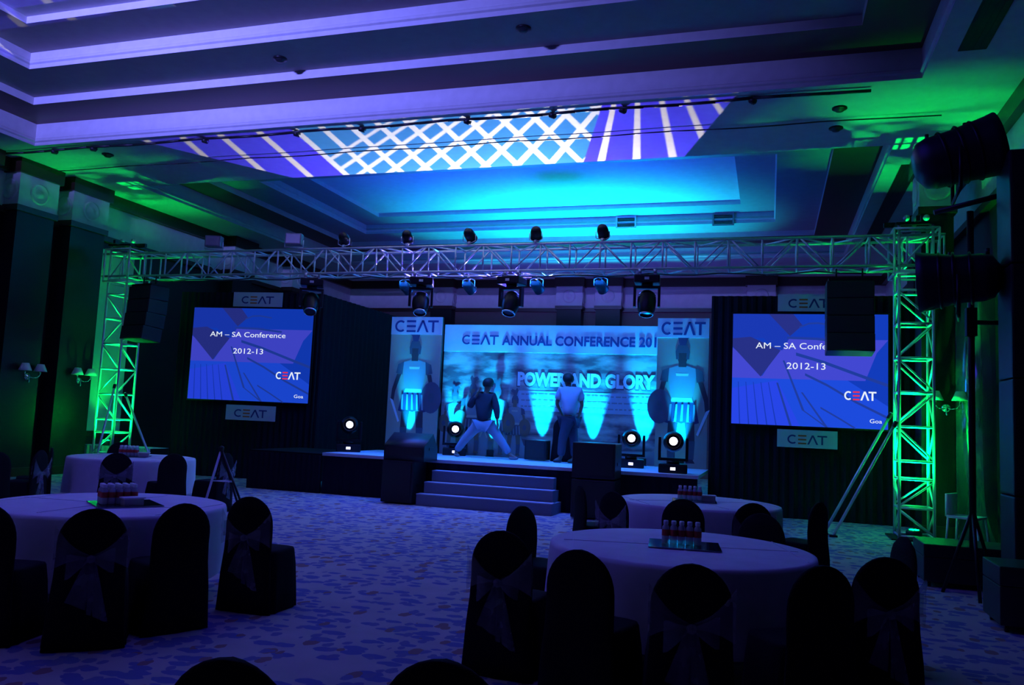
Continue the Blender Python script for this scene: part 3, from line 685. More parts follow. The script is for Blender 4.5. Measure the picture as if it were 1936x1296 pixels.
# moving heads standing on the stage, beams toward the hall
for i, (x, y, lb) in enumerate(((-8.33, 15.25, 'moving head light shining white at the left end of the stage'), (-6.42, 16.40, 'moving head light shining white left of the striding man'), (-2.52, 15.7, 'moving head light shining white right of the standing man'), (-1.62, 14.75, 'moving head light shining white before the right gladiator banner'))):
    pan = math.atan2(x-0, -(y-0))*-1
    t = moving_head((x, y, .8), False, math.atan2(-x, y) * 1.0 if 0 else math.atan2(0-x, y)*1.0, .05, lb, True, 'moving heads standing on the stage', 1.25)
    t.rotation_euler = (0, 0, math.atan2(-x, y))
    light('moving_head_beam', 'SPOT', Vector((x, y, 1.36))+Vector((-x, -y, 0)).normalized()*.32, (0+x*.25, 3, 1.3), (.75, .8, 1), 4, .05, None, 40, .8)
# speakers in front of the stage, amplifier rack on stage
def speaker(name, loc, w, d, h, label, cat='loudspeaker', rz=0, wedge=False, group=None):
    t = empty(name, loc, rz, label, cat, group)
    if wedge:
        mb = MB(); pr = [(-d/2, 0), (d/2, 0), (d/2, h*.45), (d*.12, h), (-d/2, h*.55)]
        mb.loft([[(sx*w/2, y, z) for y, z in pr] for sx in (-1, 1)]); mb.build('cabinet', BLACK, t)
    else: MB().box((-w/2, -d/2, .02), (w/2, d/2, h), .02).build('cabinet', BLACK, t)
    MB().box((-w/2+.04, -d/2-.012, .08), (w/2-.04, -d/2, h*(.5 if wedge else .94))).build('grille', mat('speaker_grille', (.02,.02,.02), .7, bump=(300, .5)), t)
    for sx in (-1, 1): MB().box((sx*w/2-.01, -.1, h*.4), (sx*w/2+.01, .1, h*.4+.05)).build('handle', BLACKM, t)
    return t
speaker('subwoofer', (-6.43, 13.95, 0), .62, .6, .78, 'black subwoofer on the floor left of the stage steps')
speaker('floor_monitor', (-6.33, 13.98, .78), .80, .62, .50, 'black wedge speaker on the subwoofer left of the steps', wedge=True)
speaker('subwoofer', (-2.82, 13.95, 0), .74, .62, .66, 'black subwoofer on the floor right of the stage steps, lower of two')
speaker('subwoofer', (-2.82, 13.95, .66), .74, .62, .62, 'black bass speaker stacked right of the steps, upper of two')
speaker('guitar_amplifier', (-4.52, 16.2, .8), .46, .34, .42, 'low black amplifier box on stage behind the standing man', 'amplifier')

# ------------------------------------------------------------------ people
def skin(name, nodes, edges, m, parent, sub=2, root=None):
    me = bpy.data.meshes.new(name); ks = list(nodes); ix = {k: i for i, k in enumerate(ks)}
    me.from_pydata([nodes[k][0] for k in ks], [(ix[a], ix[b]) for a, b in edges], [])
    o = bpy.data.objects.new(name, me); C.objects.link(o)
    md = o.modifiers.new('s', 'SKIN'); md.use_smooth_shade = True
    for i, k in enumerate(ks):
        r = nodes[k][1]; me.skin_vertices[0].data[i].radius = r if isinstance(r, tuple) else (r, r)
        me.skin_vertices[0].data[i].use_root = (k == (root or ks[0]))
    s = o.modifiers.new('u', 'SUBSURF'); s.levels = sub; s.render_levels = sub
    bpy.context.view_layer.update(); dg = bpy.context.evaluated_depsgraph_get()
    m2 = bpy.data.meshes.new_from_object(o.evaluated_get(dg)); m2.name = name
    bpy.data.objects.remove(o); r = bpy.data.objects.new(name, m2); C.objects.link(r)
    m2.materials.clear(); m2.materials.append(m); r.parent = parent
    for p in m2.polygons: p.use_smooth = True
    return r
def chain(N, E, start, pts, rs, pre):
    prev = start
    for i, (p, r) in enumerate(zip(pts, rs)):
        k = pre+str(i); N[k] = (Vector(p), r); E.append((prev, k)); prev = k
    return prev
def hand(N, E, wrist, wpos, d, side, pre, curl=.3):
    """palm along d, fingers fanned along side"""
    d = Vector(d).normalized(); side = Vector(side).normalized(); nrm = d.cross(side)
    pm = pre+'palm'; N[pm] = (wpos+d*.06, (.030, .018)); E.append((wrist, pm))
    for f, (o, l) in enumerate(((-.030, .065), (-.010, .078), (.010, .074), (.029, .058))):
        a = wpos+d*.085+side*o*.9; b = a+d*l*.55+nrm*l*.1*curl; c_ = b+d*l*.5+nrm*l*.5*curl
        chain(N, E, pm, [a, b, c_], [.0105, .0095, .008], pre+'f%d' % f)
    a = wpos+d*.035-side*.038; chain(N, E, pm, [a, a+d*.03-side*.02, a+d*.055-side*.024], [.013, .011, .009], pre+'th')
def person(label, loc, rz, J, shirt, trouser, shoe, sleeve_end):
    t = empty('person', loc, rz, label, 'person')
    V = {k: Vector(v) for k, v in J.items()}
    N = {}; E = []
    def nd(k, p, r): N[k] = (Vector(p), r)
    mid = (V['hipL']+V['hipR'])/2
    nd('pelvis', mid+Vector((0,0,.02)), (.135, .10)); nd('waist', mid.lerp(V['chest'], .45), (.125, .09)); nd('chest', V['chest'], (.15, .105)); nd('neck', V['neck'], .052); nd('skull', V['head']+Vector((0,0,-.06)), (.062,.07)); nd('crown', V['head']+Vector((0,0,.06)), (.086,.10))
    E += [('pelvis','waist'),('waist','chest'),('chest','neck'),('neck','skull'),('skull','crown')]
    for s in 'LR':
        nd('sh'+s, V['sh'+s], .055); nd('el'+s, V['el'+s], .038); nd('wr'+s, V['wr'+s], .026); E += [('chest','sh'+s), ('sh'+s,'el'+s), ('el'+s,'wr'+s)]
        d = (V['wr'+s]-V['el'+s]).normalized(); sd = d.cross(Vector((1, 0, 0))); sd = sd if sd.length > .2 else Vector((0, 1, 0))
        hand(N, E, 'wr'+s, V['wr'+s], d, sd, 'h'+s, .5)
        nd('hip'+s, V['hip'+s]+Vector((0,0,-.06)), .085); nd('kn'+s, V['kn'+s], .062); nd('an'+s, V['an'+s], .042); nd('toe'+s, V['toe'+s], (.036, .026))
        E += [('pelvis','hip'+s), ('hip'+s,'kn'+s), ('kn'+s,'an'+s), ('an'+s,'toe'+s)]
    skin('body', N, E, SKIN, t, 2, 'pelvis')
    # face: local -y is forward after head direction
    hd = V['head']; f = Vector(J['face']).normalized(); r = f.cross(Vector((0,0,1))).normalized()
    fm = MB()
    fm.loft([[hd+f*.085+r*sx*.012+Vector((0,0,z)) for sx in (-1,1)]+[hd+f*(.105 if z < 0 else .09)+Vector((0,0,z))] for z in (-.035, -.01, .03)])
    for sx in (-1, 1): fm.lathe([(0,-.012),(.018,-.008),(.024,.004),(.012,.01)], (hd+r*sx*.083+Vector((0,0,-.01)), r*sx), 10)
    fm.build('nose_and_ears', SKIN, t)
    em = MB()
    for sx in (-1, 1): em.lathe([(0,.012),(.010,.008),(.013,0)], (hd+f*.082+r*sx*.032+Vector((0,0,.012)), f), 10)
    em.build('eyes', mat('eye_white', (.6,.6,.6), .2), t)
    MB().loft([[hd+f*.088+r*x+Vector((0,0,-.062+z)) for x, z in ((-.022,0),(0,.005),(.022,0),(0,-.006))], [hd+f*.095+r*x*.8+Vector((0,0,-.062+z)) for x, z in ((-.022,0),(0,.005),(.022,0),(0,-.006))]]).build('mouth', mat('lips', (.22,.07,.06), .5), t)
    # hair cap
    hm = MB(); rings = []
    for i in range(8):
        th = PI/2*(1-i/7)*1.15; zz = math.cos(PI/2*i/7*1.0)
    for i in range(9):
        a = i/8*PI*.70; rr = math.sin(a); z = math.cos(a); ring = []
        for q in range(18):
            b = q/18*2*PI; dv = r*math.cos(b)*.112+(-f)*math.sin(b)*.125
            cut = max(0, -math.sin(b))*.30*(i/8)
            ring.append(hd+Vector((0,0,.035))+dv*(rr+.02)*(1-.10*max(0, -math.sin(b))*rr)+Vector((0,0, z*.118+cut*.12)))
        rings.append(ring)
    hm.loft(rings, cap=True); hm.build('hair', HAIR, t)
    # clothes
    SN = {}; SE = []
    SN['b'] = (mid+Vector((0,0,-.02)), (.22, .16)); SN['w'] = (mid.lerp(V['chest'], .45), (.205, .155)); SN['c'] = (V['chest'], (.22, .16)); SN['n'] = (V['neck']+Vector((0,0,-.065)), (.085,.08))
    SE += [('b','w'),('w','c'),('c','n')]
    for s in 'LR':
        SN['s'+s] = (V['sh'+s], .095); e = V['sh'+s].lerp(V['el'+s], sleeve_end if sleeve_end <= 1 else 1); SN['e'+s] = (e, .078); SE += [('c','s'+s),('s'+s,'e'+s)]
        if sleeve_end > 1: SN['f'+s] = (V['el'+s].lerp(V['wr'+s], .85), .042); SE.append(('e'+s,'f'+s))
    skin('shirt', SN, SE, shirt, t, 2, 'c')
    TN = {'p': (mid+Vector((0,0,.0)), (.19, .145))}; TE = []
    for s in 'LR':
        TN['h'+s] = (V['hip'+s]+Vector((0,0,-.07)), .130); TN['k'+s] = (V['kn'+s], .096); TN['a'+s] = (V['an'+s].lerp(V['kn'+s], .08), .080); TE += [('p','h'+s),('h'+s,'k'+s),('k'+s,'a'+s)]
    skin('trousers', TN, TE, trouser, t, 2, 'p')
    for s in 'LR':
        a, b = V['an'+s], V['toe'+s]; d = (b-a); d.z = 0; d.normalize()
        skin('shoe', {'h': (a+Vector((0,0,-.045))-d*.03, (.045,.04)), 'm': (a+d*.08+Vector((0,0,-.055)), (.048,.034)), 't': (b+d*.02, (.040,.027))}, [('h','m'),('m','t')], shoe, t, 2, 'm')
    return t
TROU = mat('pale_trousers', (.26, .25, .32), .85); TEE = mat('light_tee', (.46, .42, .50), .85); JACK = mat('dark_jacket', (.015, .015, .03), .8); DTROU = mat('dark_trousers', (.05, .05, .08), .85); SHOE = mat('grey_shoes', (.20, .18, .18), .6); BSHOE = mat('black_shoes', (.02, .02, .02), .5)
# striding man: origin below the pelvis, stage height .80
person('man in dark jacket and pale trousers striding with legs wide on the stage', (-5.60, 15.9, .80), 0,
    dict(hipL=(.12,.02,.74), hipR=(-.12,-.02,.74), chest=(-.02,0,1.13), neck=(.03,0,1.38), head=(.055,0,1.50), shR=(-.20,-.05,1.27), shL=(.17,.04,1.27), elR=(-.30,-.10,1.03), wrR=(-.12,-.16,1.30), elL=(.27,-.02,.99), wrL=(.31,-.06,.76),
         knR=(-.36,-.04,.40), anR=(-.60,.02,.09), toeR=(-.50,-.10,.03), knL=(.36,.0,.40), anL=(.60,0,.09), toeL=(.77,-.06,.04), face=(.6,.6,0)), JACK, TROU, SHOE, 2)
person('man in pale tee shirt and dark trousers standing on the stage facing left', (-3.84, 15.9, .80), 0,
    dict(hipL=(.05,.09,.92), hipR=(.03,-.09,.92), chest=(.03,0,1.30), neck=(.0,0,1.51), head=(-.02,0,1.64), shR=(-.14,-.10,1.44), shL=(.20,.10,1.44), elR=(-.21,-.10,1.17), wrR=(-.16,.08,1.0), elL=(.26,.12,1.16), wrL=(.20,.10,.92),
         knR=(-.07,-.05,.49), anR=(-.10,-.05,.09), toeR=(-.22,-.10,.035), knL=(.13,.06,.49), anL=(.15,.06,.09), toeL=(.05,.0,.035), face=(-.85,.45,0)), TEE, DTROU, BSHOE, .75)

# ------------------------------------------------------------------ banquet chairs
def organza():
    m = bpy.data.materials.new('organza'); m.use_nodes = True; nt = m.node_tree; b = nt.nodes['Principled BSDF']
    b.inputs['Base Color'].default_value = (.50, .50, .52, 1); b.inputs['Roughness'].default_value = .45; b.inputs['Sheen Weight'].default_value = .4
    w_ = nt.nodes.new('ShaderNodeTexNoise'); w_.inputs['Scale'].default_value = 9; tc = nt.nodes.new('ShaderNodeTexCoord'); nt.links.new(tc.outputs['Object'], w_.inputs[0])
    mr = nt.nodes.new('ShaderNodeMapRange'); mr.inputs[1].default_value = .3; mr.inputs[2].default_value = .7; mr.inputs[3].default_value = .22; mr.inputs[4].default_value = .42
    nt.links.new(w_.outputs[0], mr.inputs[0]); nt.links.new(mr.outputs[0], b.inputs['Alpha']); return m
ORG = organza()
def chair_back_rings():
    rings = []
    zs = [0, .1, .3, .47, .6, .68]+[.68+.22*math.sin(PI/2*i/8) for i in range(1, 9)]
    for z in zs:
        if z <= .68: hw = .245-.035*min(1, z/.5)
        else: hw = .21*math.sqrt(max(0, 1-((z-.68)/.22)**2))*.98+.004
        yc = -.205-.055*max(0, z-.3)-(.03 if z < .3 else .03*(1-min(1, (z-.3)/.3))); th = .030 if z < .86 else .018
        r = []
        n = 20
        for i in range(n):
            a = 2*PI*i/n; cx, cy = math.cos(a), math.sin(a)
            r.append((hw*math.copysign(abs(cx)**.6, cx), yc+th*math.copysign(abs(cy)**.8, cy)+.006*math.sin(a*9+z*4)*(1 if z < .45 else 0), z+.002))
        rings.append(r)
    return rings
def make_chair(bow):
    t = empty('banquet_chair')
    MB().loft(chair_back_rings()).build('back_cover', BLKCLOTH, t)
    rings = []
    for z, e in ((.004, .035), (.15, .028), (.35, .015), (.46, 0), (.475, -.008), (.48, -.03), (.482, -.12)):
        r = []
        for i in range(48):
            a = 2*PI*i/48; cx, cy = math.cos(a), math.sin(a); pl = .008*math.sin(a*14)*(1-min(1, z/.45))
            r.append(((.215+e+pl)*math.copysign(abs(cx)**.35, cx), -.015+(.195+e*.7+pl*.6)*math.copysign(abs(cy)**.35, cy), z))
        rings.append(r)
    MB().loft(rings).build('seat_cover', BLKCLOTH, t)
    if bow:
        # sash: two swags crossing down to a knot, bow loops and tails on the outer face of the back
        s = MB()
        yb = lambda z: -.240-.055*max(0, z-.3)-.006
        for sx in (-1, 1):
            A = []; B = []
            for i in range(11):
                u = i/10; x = sx*(.205*(1-u)+.015); zt = .80-.19*u-.03*math.sin(u*PI); zb = .52+.06*u+.02*math.sin(u*PI)
                A.append((x, yb(zt)-.012*math.sin(u*PI)-.004, zt)); B.append((x, yb(zb)-.014*math.sin(u*PI)-.004, zb))
            for j in range(4):
                pass
            rows = [[Vector(a).lerp(Vector(b), q/6)+Vector((0, -.010*(q % 2), 0)) for a, b in zip(A, B)] for q in range(7)]
            s.loft(rows, cap=False, closed=False)
        # front band wrapping round the chair back
        rows = []
        for z in (.58, .64, .70):
            rows.append([(.215*math.cos(a)*1.02, -.232-.05*(z-.3)+.045*math.sin(a), z) for a in [PI*k/10 for k in range(11)]])
        s.loft(rows, cap=False, closed=False)
        so = s.build('sash', ORG, t)
        b = MB()
        for sx in (-1, 1):
            rows = []
            for q in range(6):
                v = q/5-.5; rows.append([(sx*(.01+.13*u), yb(.58)-.02-.03*math.sin(u*PI)-.008*(q % 2), .585+v*.14*(.15+u)*(1.15 if u < .9 else 1)-.03*u+.02*sx*u) for u in [k/6 for k in range(7)]])
            b.loft(rows, cap=False, closed=False)
        b.lathe([(0,-.028),(.022,-.018),(.028,0),(.022,.018),(0,.028)], ((0, yb(.58)-.03, .585), (0,0,1)), 10)
        b.build('bow', ORG, so)
        for sx, ln in ((-1, .26), (1, .34)):
            tl = MB(); rows = []
            for q in range(8):
                u = q/7; z = .575-ln*u
                rows.append([(sx*(.015+.05*u)+(k/4-.5)*(.03+.10*u), yb(.45)-.02-.012*math.sin(k*2.2+u*2), z-.015*k*u) for k in range(5)])
            tl.loft(rows, cap=False, closed=False); tl.build('tail', ORG, so)
    return t
CH = {}
def chair(bx, by, face, bow, label, group, z=0):
    """(bx,by) = foot of the chair back; face = point looked at or a heading in radians"""
    if bow not in CH: CH[bow] = make_chair(bow); o = CH[bow]
    else: o = copy_tree(CH[bow])
    h = face if isinstance(face, (int, float)) else math.atan2(face[1]-by, face[0]-bx)
    d = Vector((math.cos(h), math.sin(h))); o.location = (bx+d.x*.235, by+d.y*.235, z); o.rotation_euler = (0, 0, h-PI/2)
    tag(o, label, 'chair', group); return o

# ------------------------------------------------------------------ tables
def cloth_mesh(r, h, hem, seed):
    rnd = random.Random(seed); ph = [rnd.uniform(0, 6.28) for _ in range(4)]; n = 144; rings = []
    def ring(rr, z, amp):
        out = []
        for i in range(n):
            a = 2*PI*i/n; w_ = math.sin(a*11+ph[0])*.6+math.sin(a*17+ph[1])*.3+math.sin(a*5+ph[2])*.3
            q = rr+amp*w_; out.append((q*math.cos(a), q*math.sin(a), z))
        return out
    mb = MB()
    rs = [ring(.02, h, 0), ring(r*.5, h+.001, 0), ring(r*.97, h, 0), ring(r, h-.006, 0), ring(r+.008, h-.03, .002)]
    for u in (.15, .35, .6, .8, 1): rs.append(ring(r+.010+.02*u, h-.03-(h-.03-hem)*u, .030*u**.8))
    mb.loft(rs, cap=False); mb.face([v for v in list(mb.bm.verts)[:n]])
    # fold creases pressed into the top
    mb.mi = 0
    for q in (-.46, 0, .46):
        mb.box((q*r*2*.9-.004, -r*.85 if q == 0 else -r*.5, h+.0005), (q*r*2*.9+.004, r*.85 if q == 0 else r*.5, h+.004))
    mb.box((-r*.9, -.004, h+.0005), (r*.9, .004, h+.004))
    return mb
def table(cx, cy, seed, tlabel, clabel, rz=0):
    t = empty('round_table', (cx, cy, 0), rz, tlabel, 'table', 'round banquet tables')
    MB().lathe([(0,.715),(.905,.715),(.915,.722),(.915,.742),(.90,.75),(0,.75)], n=60).build('tabletop', WOOD, t)
    for sx in (-1, 1):
        for sy in (-1, 1): MB().tube((sx*.45, sy*.4, 0), (sx*.40, sy*.35, .715), .016).build('leg', BLACKM, t)
    c_ = cloth_mesh(.925, .757, .22, seed).build('tablecloth', CLOTH); c_.location = (cx, cy, 0); c_.rotation_euler = (0,0,rz)
    tag(c_, clabel, 'tablecloth', 'pale cloths on the round tables')
T1, T2, T3, T4, T5 = (-.60, 6.06), (-.78, 9.80), (-5.26, 5.60), (-9.58, 10.6), (-11.0, 8.3)
table(*T1, 1, 'round table nearest the camera on the right, under its cloth', 'pale cloth with fold creases on the near right round table', .25)
table(*T2, 2, 'round table behind the near right one, toward the stage', 'pale cloth on the far right round table', .5)
table(*T3, 3, 'round table nearest the camera on the left, under its cloth', 'pale cloth on the near left round table', .1)
table(*T4, 4, 'round table before the left truss tower, under its cloth', 'pale cloth on the round table before the left tower', 0)
table(*T5, 5, 'round table at the left edge of the picture, mostly hidden', 'pale cloth hanging at the left edge between black chairs', 0)
G1, G2, G3, G4, G5 = 'chairs around the near right table', 'chairs around the far right table', 'chairs around the near left table', 'chairs around the table before the left tower', 'chairs around the table at the left edge'
chair(-1.60, 5.00, rad(86), True, 'black covered chair with organza bow at the left of the near right table', G1)
chair(-1.93, 6.52, T1, False, 'plain black covered chair behind the bowed one, left of the near right table', G1)
chair(-.99, 4.52, T1, False, 'plain black round-topped chair in front of the near right table', G1)
chair(-.37, 4.40, T1, True, 'black covered chair with hanging organza bow in front of the near right table', G1)
chair(.28, 4.75, T1, False, 'plain black chair in the dark between the two bowed chairs, near right table', G1)
chair(.66, 5.30, rad(112), True, 'black covered chair with organza bow at the right end of the near right table', G1)
chair(.92, 6.45, T1, False, 'plain black covered chair behind the right end of the near right table', G1)
chair(-.05, 7.40, T1, False, 'black covered chair on the far side of the near right table', G1)
chair(-.80, 8.30, T2, False, 'plain black round-topped chair in front of the far right table', G2)
chair(-.14, 8.40, T2, True, 'black covered chair with organza bow before the right half of the far right table', G2)
chair(-1.55, 8.60, T2, True, 'black covered chair with organza bow at the left front of the far right table', G2)
chair(-2.02, 9.10, T2, False, 'plain black covered chair at the left end of the far right table', G2)
chair(.50, 9.10, T2, False, 'plain black covered chair at the right end of the far right table', G2)
chair(-4.87, 4.14, T3, False, 'plain black covered chair cut by the left edge at the near left table', G3)
chair(-4.20, 4.36, T3, True, 'black covered chair with organza bow in front of the near left table', G3)
chair(-3.99, 4.96, T3, False, 'plain black round-topped chair in front of the near left table', G3)
chair(-3.93, 5.66, rad(92), True, 'black covered chair with bow turned toward the stage right of the near left table', G3)
chair(-8.65, 9.28, T4, True, 'black covered chair with bow in front of the table before the left tower', G4)
chair(-8.20, 9.88, T4, False, 'plain black covered chair right of the table before the left tower', G4)
chair(-7.95, 10.75, T4, True, 'black covered chair with pale bow beside the tripod stand', G4)
chair(-11.05, 11.9, T4, False, 'black covered chair behind the table before the left tower', G4)
chair(-9.46, 8.10, T5, False, 'plain black covered chair at the left edge beside the hanging cloth', G5)
chair(-9.55, 8.85, T5, True, 'black covered chair with organza bow near the left edge', G5)
chair(-10.0, 9.45, T5, False, 'plain black covered chair between the left edge table and the tower table', G5)
chair(-1.43, 2.02, rad(95), False, 'top of a black covered chair at the bottom edge, left one', 'chairs at the bottom edge')
chair(-.885, 2.27, rad(90), False, 'top of a black covered chair at the bottom edge, right one', 'chairs at the bottom edge')
chair(-4.02, 16.32, rad(100), False, 'black covered chair standing on the stage behind the standing man', None, .8)

# ------------------------------------------------------------------ table centres: mirror trays and small bottles
def bottle_proto():
    t = empty('water_bottle')
    MB().lathe([(0,.001),(.026,.001),(.028,.01),(.028,.05),(.0265,.055),(.0265,.085),(.028,.09),(.026,.115),(.014,.135),(.012,.14)], n=14).build('bottle_body', mat('bottle_plastic', (.55,.58,.60), .15, alpha=.75), t)
    MB().lathe([(.0286,.055),(.0288,.056),(.0288,.098),(.0286,.099)], n=14).build('bottle_label', mat('red_label', (.55,.05,.03), .5), t)
    MB().lathe([(.0155,.134),(.018,.137),(.018,.158),(.015,.162),(0,.162)], n=14).build('cap', mat('white_cap', (.8,.8,.8), .45), t)
    return t
bp = None
def tray(cx, cy, w_, d_, rz, label, rows, cols, ox, blabel, bgroup, sp=.060, box=None, boxlabel=None):
    global bp
    o = MB().box((-w_/2, -d_/2, .762), (w_/2, d_/2, .770), .002).build('mirror_tray', mat('dark_mirror', (.14,.17,.20), .05, .95, var=0)); o.location = (cx, cy, 0); o.rotation_euler = (0,0,rz); tag(o, label, 'tray', 'mirror trays on the tables')
    M_ = Matrix.Rotation(rz, 3, 'Z')
    for r in range(rows):
        for k in range(cols):
            if bp is None: bp = bottle_proto(); b = bp
            else: b = copy_tree(bp)
            p = M_ @ Vector((ox+(k-(cols-1)/2)*sp, (r-(rows-1)/2)*sp, 0)); b.location = (cx+p.x, cy+p.y, .7705); tag(b, blabel if rows > 1 else ('leftmost', 'second from left', 'middle', 'second from right', 'rightmost')[k]+' red-labelled bottle in the row'+blabel[blabel.index(' on the'):], 'bottle', bgroup)
    if box:
        p = M_ @ Vector((*box, 0)); bx = empty('card_box', (cx+p.x, cy+p.y, .7705), rz+.1, boxlabel, 'box', 'small white boxes on the trays')
        boxo('box_base', (-.075,-.05,0), (.075,.05,.055), mat('card', (.40,.36,.36), .7), bx); boxo('box_lid', (-.085,-.06,.0552), (.085,.06,.066), PLAST, bx)
tray(-.57, 6.05, .50, .42, .12, 'dark mirror tray in the middle of the near right table', 1, 5, -.02, 'small bottle with red label and white cap on the near right table', 'row of small bottles on the near right table', .056)
tray(-.82, 9.78, .50, .42, .1, 'dark mirror tray in the middle of the far right table', 1, 5, -.05, 'small bottle with red label and white cap on the far right table', 'row of small bottles on the far right table', .056, (.16, .05), 'small pale box right of the bottles on the far right table')
tray(-5.10, 5.60, .50, .50, .95, 'dark mirror tray turned cornerwise on the near left table', 3, 5, -.06, 'small bottle with red label and white cap on the near left table', 'cluster of small bottles on the near left table', .057, (.02, -.16), 'small white box right of the bottles on the near left table')
tray(-9.6, 10.6, .50, .45, .5, 'dark mirror tray on the table before the left tower', 2, 5, -.05, 'small bottle with red label on the table before the left tower', 'cluster of small bottles on the table before the left tower', .057, (.19, -.05), 'small white box right of the bottles on the table before the left tower')

# ------------------------------------------------------------------ wall lamps
def sconce(loc, rz, label, group=None):
    t = empty('wall_lamp', loc, rz, label, 'wall lamp', group)   # local -y faces the room
    MB().lathe([(0,.0),(.07,.0),(.07,.012),(.05,.02),(.02,.05),(0,.05)], ((0,0,-.12), (0,-1,0)), 20).build('wall_plate', CHROME, t)
    MB().lathe([(0,-.11),(.012,-.10),(.02,-.07),(.008,-.04),(.014,0),(.01,.06)], ((0,-.06,-.14), (0,0,1)), 12).build('finial', CHROME, t)
    for sx in (-1, 1):
        a = MB(); a.path([(0,-.05,-.12),(sx*.06,-.10,-.14),(sx*.13,-.13,-.13),(sx*.18,-.14,-.08),(sx*.185,-.14,-.02)], .008); a.lathe([(.016,-.03),(.02,-.01),(.012,.02)], ((sx*.185,-.14,-.02),(0,0,1)), 10); a.build('arm', CHROME, t)
        MB().lathe([(.125,-.0),(.128,.002),(.065,.155),(.063,.155),(.122,.004)], ((sx*.185,-.14,0),(0,0,1)), 28).build('lamp_shade', SHADE, t)
    return t
sconce((XL+.42, 13.07, 2.17), PI/2, 'twin-shade wall lamp nearest the left edge', 'twin wall lamps on the left wall')
sconce((XL+.42, 14.40, 2.17), PI/2, 'twin-shade wall lamp left of the green wall strip', 'twin wall lamps on the left wall')
sconce((2.78, 15.06, 2.24), 0, 'twin-shade wall lamp right of the right truss tower, green lit shade')

# ------------------------------------------------------------------ things at the sides
t = empty('service_table', (-14.15, 15.35, 0), 0, 'long cloth covered table behind the left truss tower, lit green', 'table')
boxo('tabletop', (-.92, -.3, .58), (.95, .3, .60), WOOD, t); mb = MB(); drape(mb, (-.93, -.31), (.96, -.31), .02, .6, 50, .012); mb.build('table_skirt', CLOTH, t); boxo('cover', (-.94,-.32,.601), (.97,.32,.608), CLOTH, t)
# tripod stand
t = empty('tripod_stand', (-7.12, 9.5, 0), 0, 'pale tripod stand behind the near left table', 'tripod')
for i, (a, m) in enumerate((((-.20,-.10,0), PLAST), ((.52,.05,0), BLACKM), ((.12,.45,0), BLACKM))): MB().tube(a, (0,0,1.03), .016).build('leg', m, t)
MB().lathe([(0,-.03),(.03,-.03),(.035,.03),(0,.05)], ((0,0,1.03),(0,0,1)), 12).build('hub', BLACKM, t); MB().path([(-.08,-.04,.6),(.2,.02,.6),(.05,.18,.6),(-.08,-.04,.6)], .006).build('spreader', ALU, t)
# white shapes right: low table with white cloth and white chair behind the tower
t = empty('white_chair', (2.88, 14.1, 0), rad(60), 'white chair half hidden right of the right truss tower', 'chair')
MB().loft([[(x, .22+y, z) for x, y in ((-.2,-.02),(.2,-.02),(.2,.02),(-.2,.02))] for z in (.44,.6,.78)]).build('backrest', PLAST, t)
MB().box((-.21,-.22,.42),(.21,.22,.46),.01).build('seat', PLAST, t)
for sx in (-1,1):
    for sy in (-1,1): MB().tube((sx*.19,sy*.2,.42),(sx*.21,sy*.23,0),.018,.013).build('leg', PLAST, t)
# big black drum lamps on a tall stand, black tower of equipment
t = empty('lighting_stand', (2.02, 9.62, 0), 0, 'tall black lighting stand at the right edge carrying the big drum lamps', 'lighting stand')
MB().tube((0,0,.5),(0,0,4.05),.035).build('pole', BLACKM, t)
MB().tube((-.35,0,4.05),(1.2,0,4.45),.03).build('top_bar', BLACKM, t)
MB().path([(0,0,3.35),(.5,.05,3.32)],.03).build('cross_bar', BLACKM, t); MB().path([(0,0,2.85),(.5,.05,2.85)],.025).build('cross_bar', BLACKM, t)
MB().box((-.05,-.05,2.7),(.05,.05,3.0)).build('collar', BLACKM, t)
for a in (0, 2.1, 4.2): MB().tube((0,0,.9),(.30*math.cos(a+.5),.30*math.sin(a+.5),.0),.018).build('leg', BLACKM, t)
def drum(loc, ax, r0, r1, ln, label):
    t = empty('drum_spotlight', loc, 0, label, 'stage light'); ax = Vector(ax).normalized()
    MB().lathe([(0,-ln*.5),(r0*.5,-ln*.5),(r0*.88,-ln*.42),(r0,-ln*.3),(r0*1.02,0),(r1,ln*.40),(r1*1.05,ln*.5),(r1*.95,ln*.5),(r1*.9,ln*.3)], ((0,0,0), ax), 32).build('housing', mat('drum_black', (.02,.018,.03), .4, .4), t)
    s = MB()
    for q in (-.15, .05, .22): rr = r0+(r1-r0)*(q+.3); s.lathe([(rr+.012, ln*q-.015),(rr+.022, ln*q),(rr+.012, ln*q+.015)], ((0,0,0), ax), 32)
    s.build('cooling_ribs', BLACKM, t)
    MB().lathe([(0,ln*.33),(r1*.9,ln*.33)], ((0,0,0), ax), 32).build('lens', LENSD, t)
    side = ax.cross(Vector((0,0,1))).normalized()
    MB().path([side*(r0+.05), side*(r0+.05)+Vector((0,0,-r0-.14)), -side*(r0+.05)+Vector((0,0,-r0-.14)), -side*(r0+.05)], .018).build('yoke', BLACKM, t)
    k_ = MB(); u = ax.cross(side)
    for q in (-.35, .1): k_.tube(ax*ln*q+Vector((0,0,r0*.95)), ax*ln*q+Vector((0,0,r0*1.2)), .02)
    k_.build('knobs', BLACKM, t)
    return t
drum((1.79, 9.1, 4.50), (.66, -.05, .17), .27, .31, .80, 'big black drum spotlight at the top right, above the right tower')
drum((1.80, 9.1, 3.22), (-.95, .2, -.05), .24, .30, .74, 'big black drum spotlight lower on the stand, hiding the tower beam end')
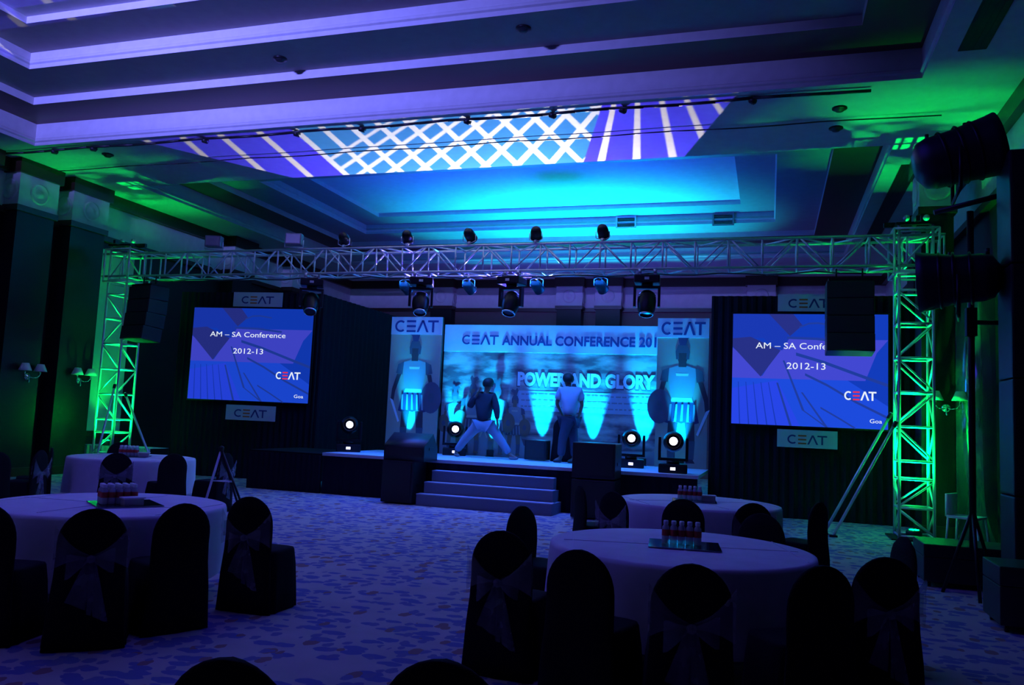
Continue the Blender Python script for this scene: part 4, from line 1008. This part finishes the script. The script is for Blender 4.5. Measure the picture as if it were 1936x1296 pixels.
t = empty('equipment_tower', (2.75, 8.95, 0), 0, 'tall black covered equipment tower at the right edge', 'equipment tower')
for z0, z1 in ((0, 1.1), (1.11, 2.2), (2.21, 3.3), (3.31, 4.42)): MB().box((-.58, -.25, z0), (.6, .25, z1), .02).build('cabinet', BLACK, t)
for (x0, x1, y0, y1, h, lb) in ((1.62, 2.55, 10.0, 10.7, .46, 'low black case on the floor right of the far right table'), (1.88, 2.5, 8.0, 8.6, .55, 'black case at the foot of the black equipment tower')):
    t = empty('flight_case', ((x0+x1)/2, (y0+y1)/2, 0), 0, lb, 'equipment case'); wx, wy = (x1-x0)/2, (y1-y0)/2
    MB().box((-wx,-wy,.06),(wx,wy,h*.7),.012).build('case_body', BLACK, t); MB().box((-wx,-wy,h*.7+.004),(wx,wy,h),.012).build('case_lid', BLACK, t)
    for sx in (-1,1):
        for sy in (-1,1): MB().lathe([(0,-.015),(.03,-.015),(.03,.015),(0,.015)], ((sx*(wx-.06), sy*(wy-.06), .03),(1,0,0)), 12).build('caster', BLACKM, t)
t = empty('recess_fill_blocker', (-8.8, -2.55, 6.87), 0, 'added light blocker with housing, unseen in the near ceiling recess behind the camera', 'stage light')  # added unseen body and plate around the recess fill, no real fixture
MB().box((-.7, -.15, -.08), (.7, .18, .08)).build('housing', BLACKM, t); MB().box((-.02, -.25, .03), (.02, -.13, .07)).build('bracket', BLACKM, t)
MB().box((-1.9, 1.2, -1.15), (1.9, 1.215, -.045)).build('blocker_plate', BLACKM, t); MB().path([(-.6,.15,-.06),(-1.5,1.2,-.2)], .01).build('blocker_arm', BLACKM, t)  # added plate stops the fill's rays from passing below the recess edge
# pattern projector body behind the backdrop
t = empty('pattern_projector', (PRJ.x, PRJ.y+.25, 0), 0, 'projector on a pole behind the stage backdrop', 'projector')
MB().tube((0,0,0),(0,0,3.5),.03).build('pole', BLACKM, t); MB().box((-.2,-.15,3.5),(.2,.2,3.68),.02).build('housing', BLACKM, t)
bpy.context.view_layer.update()
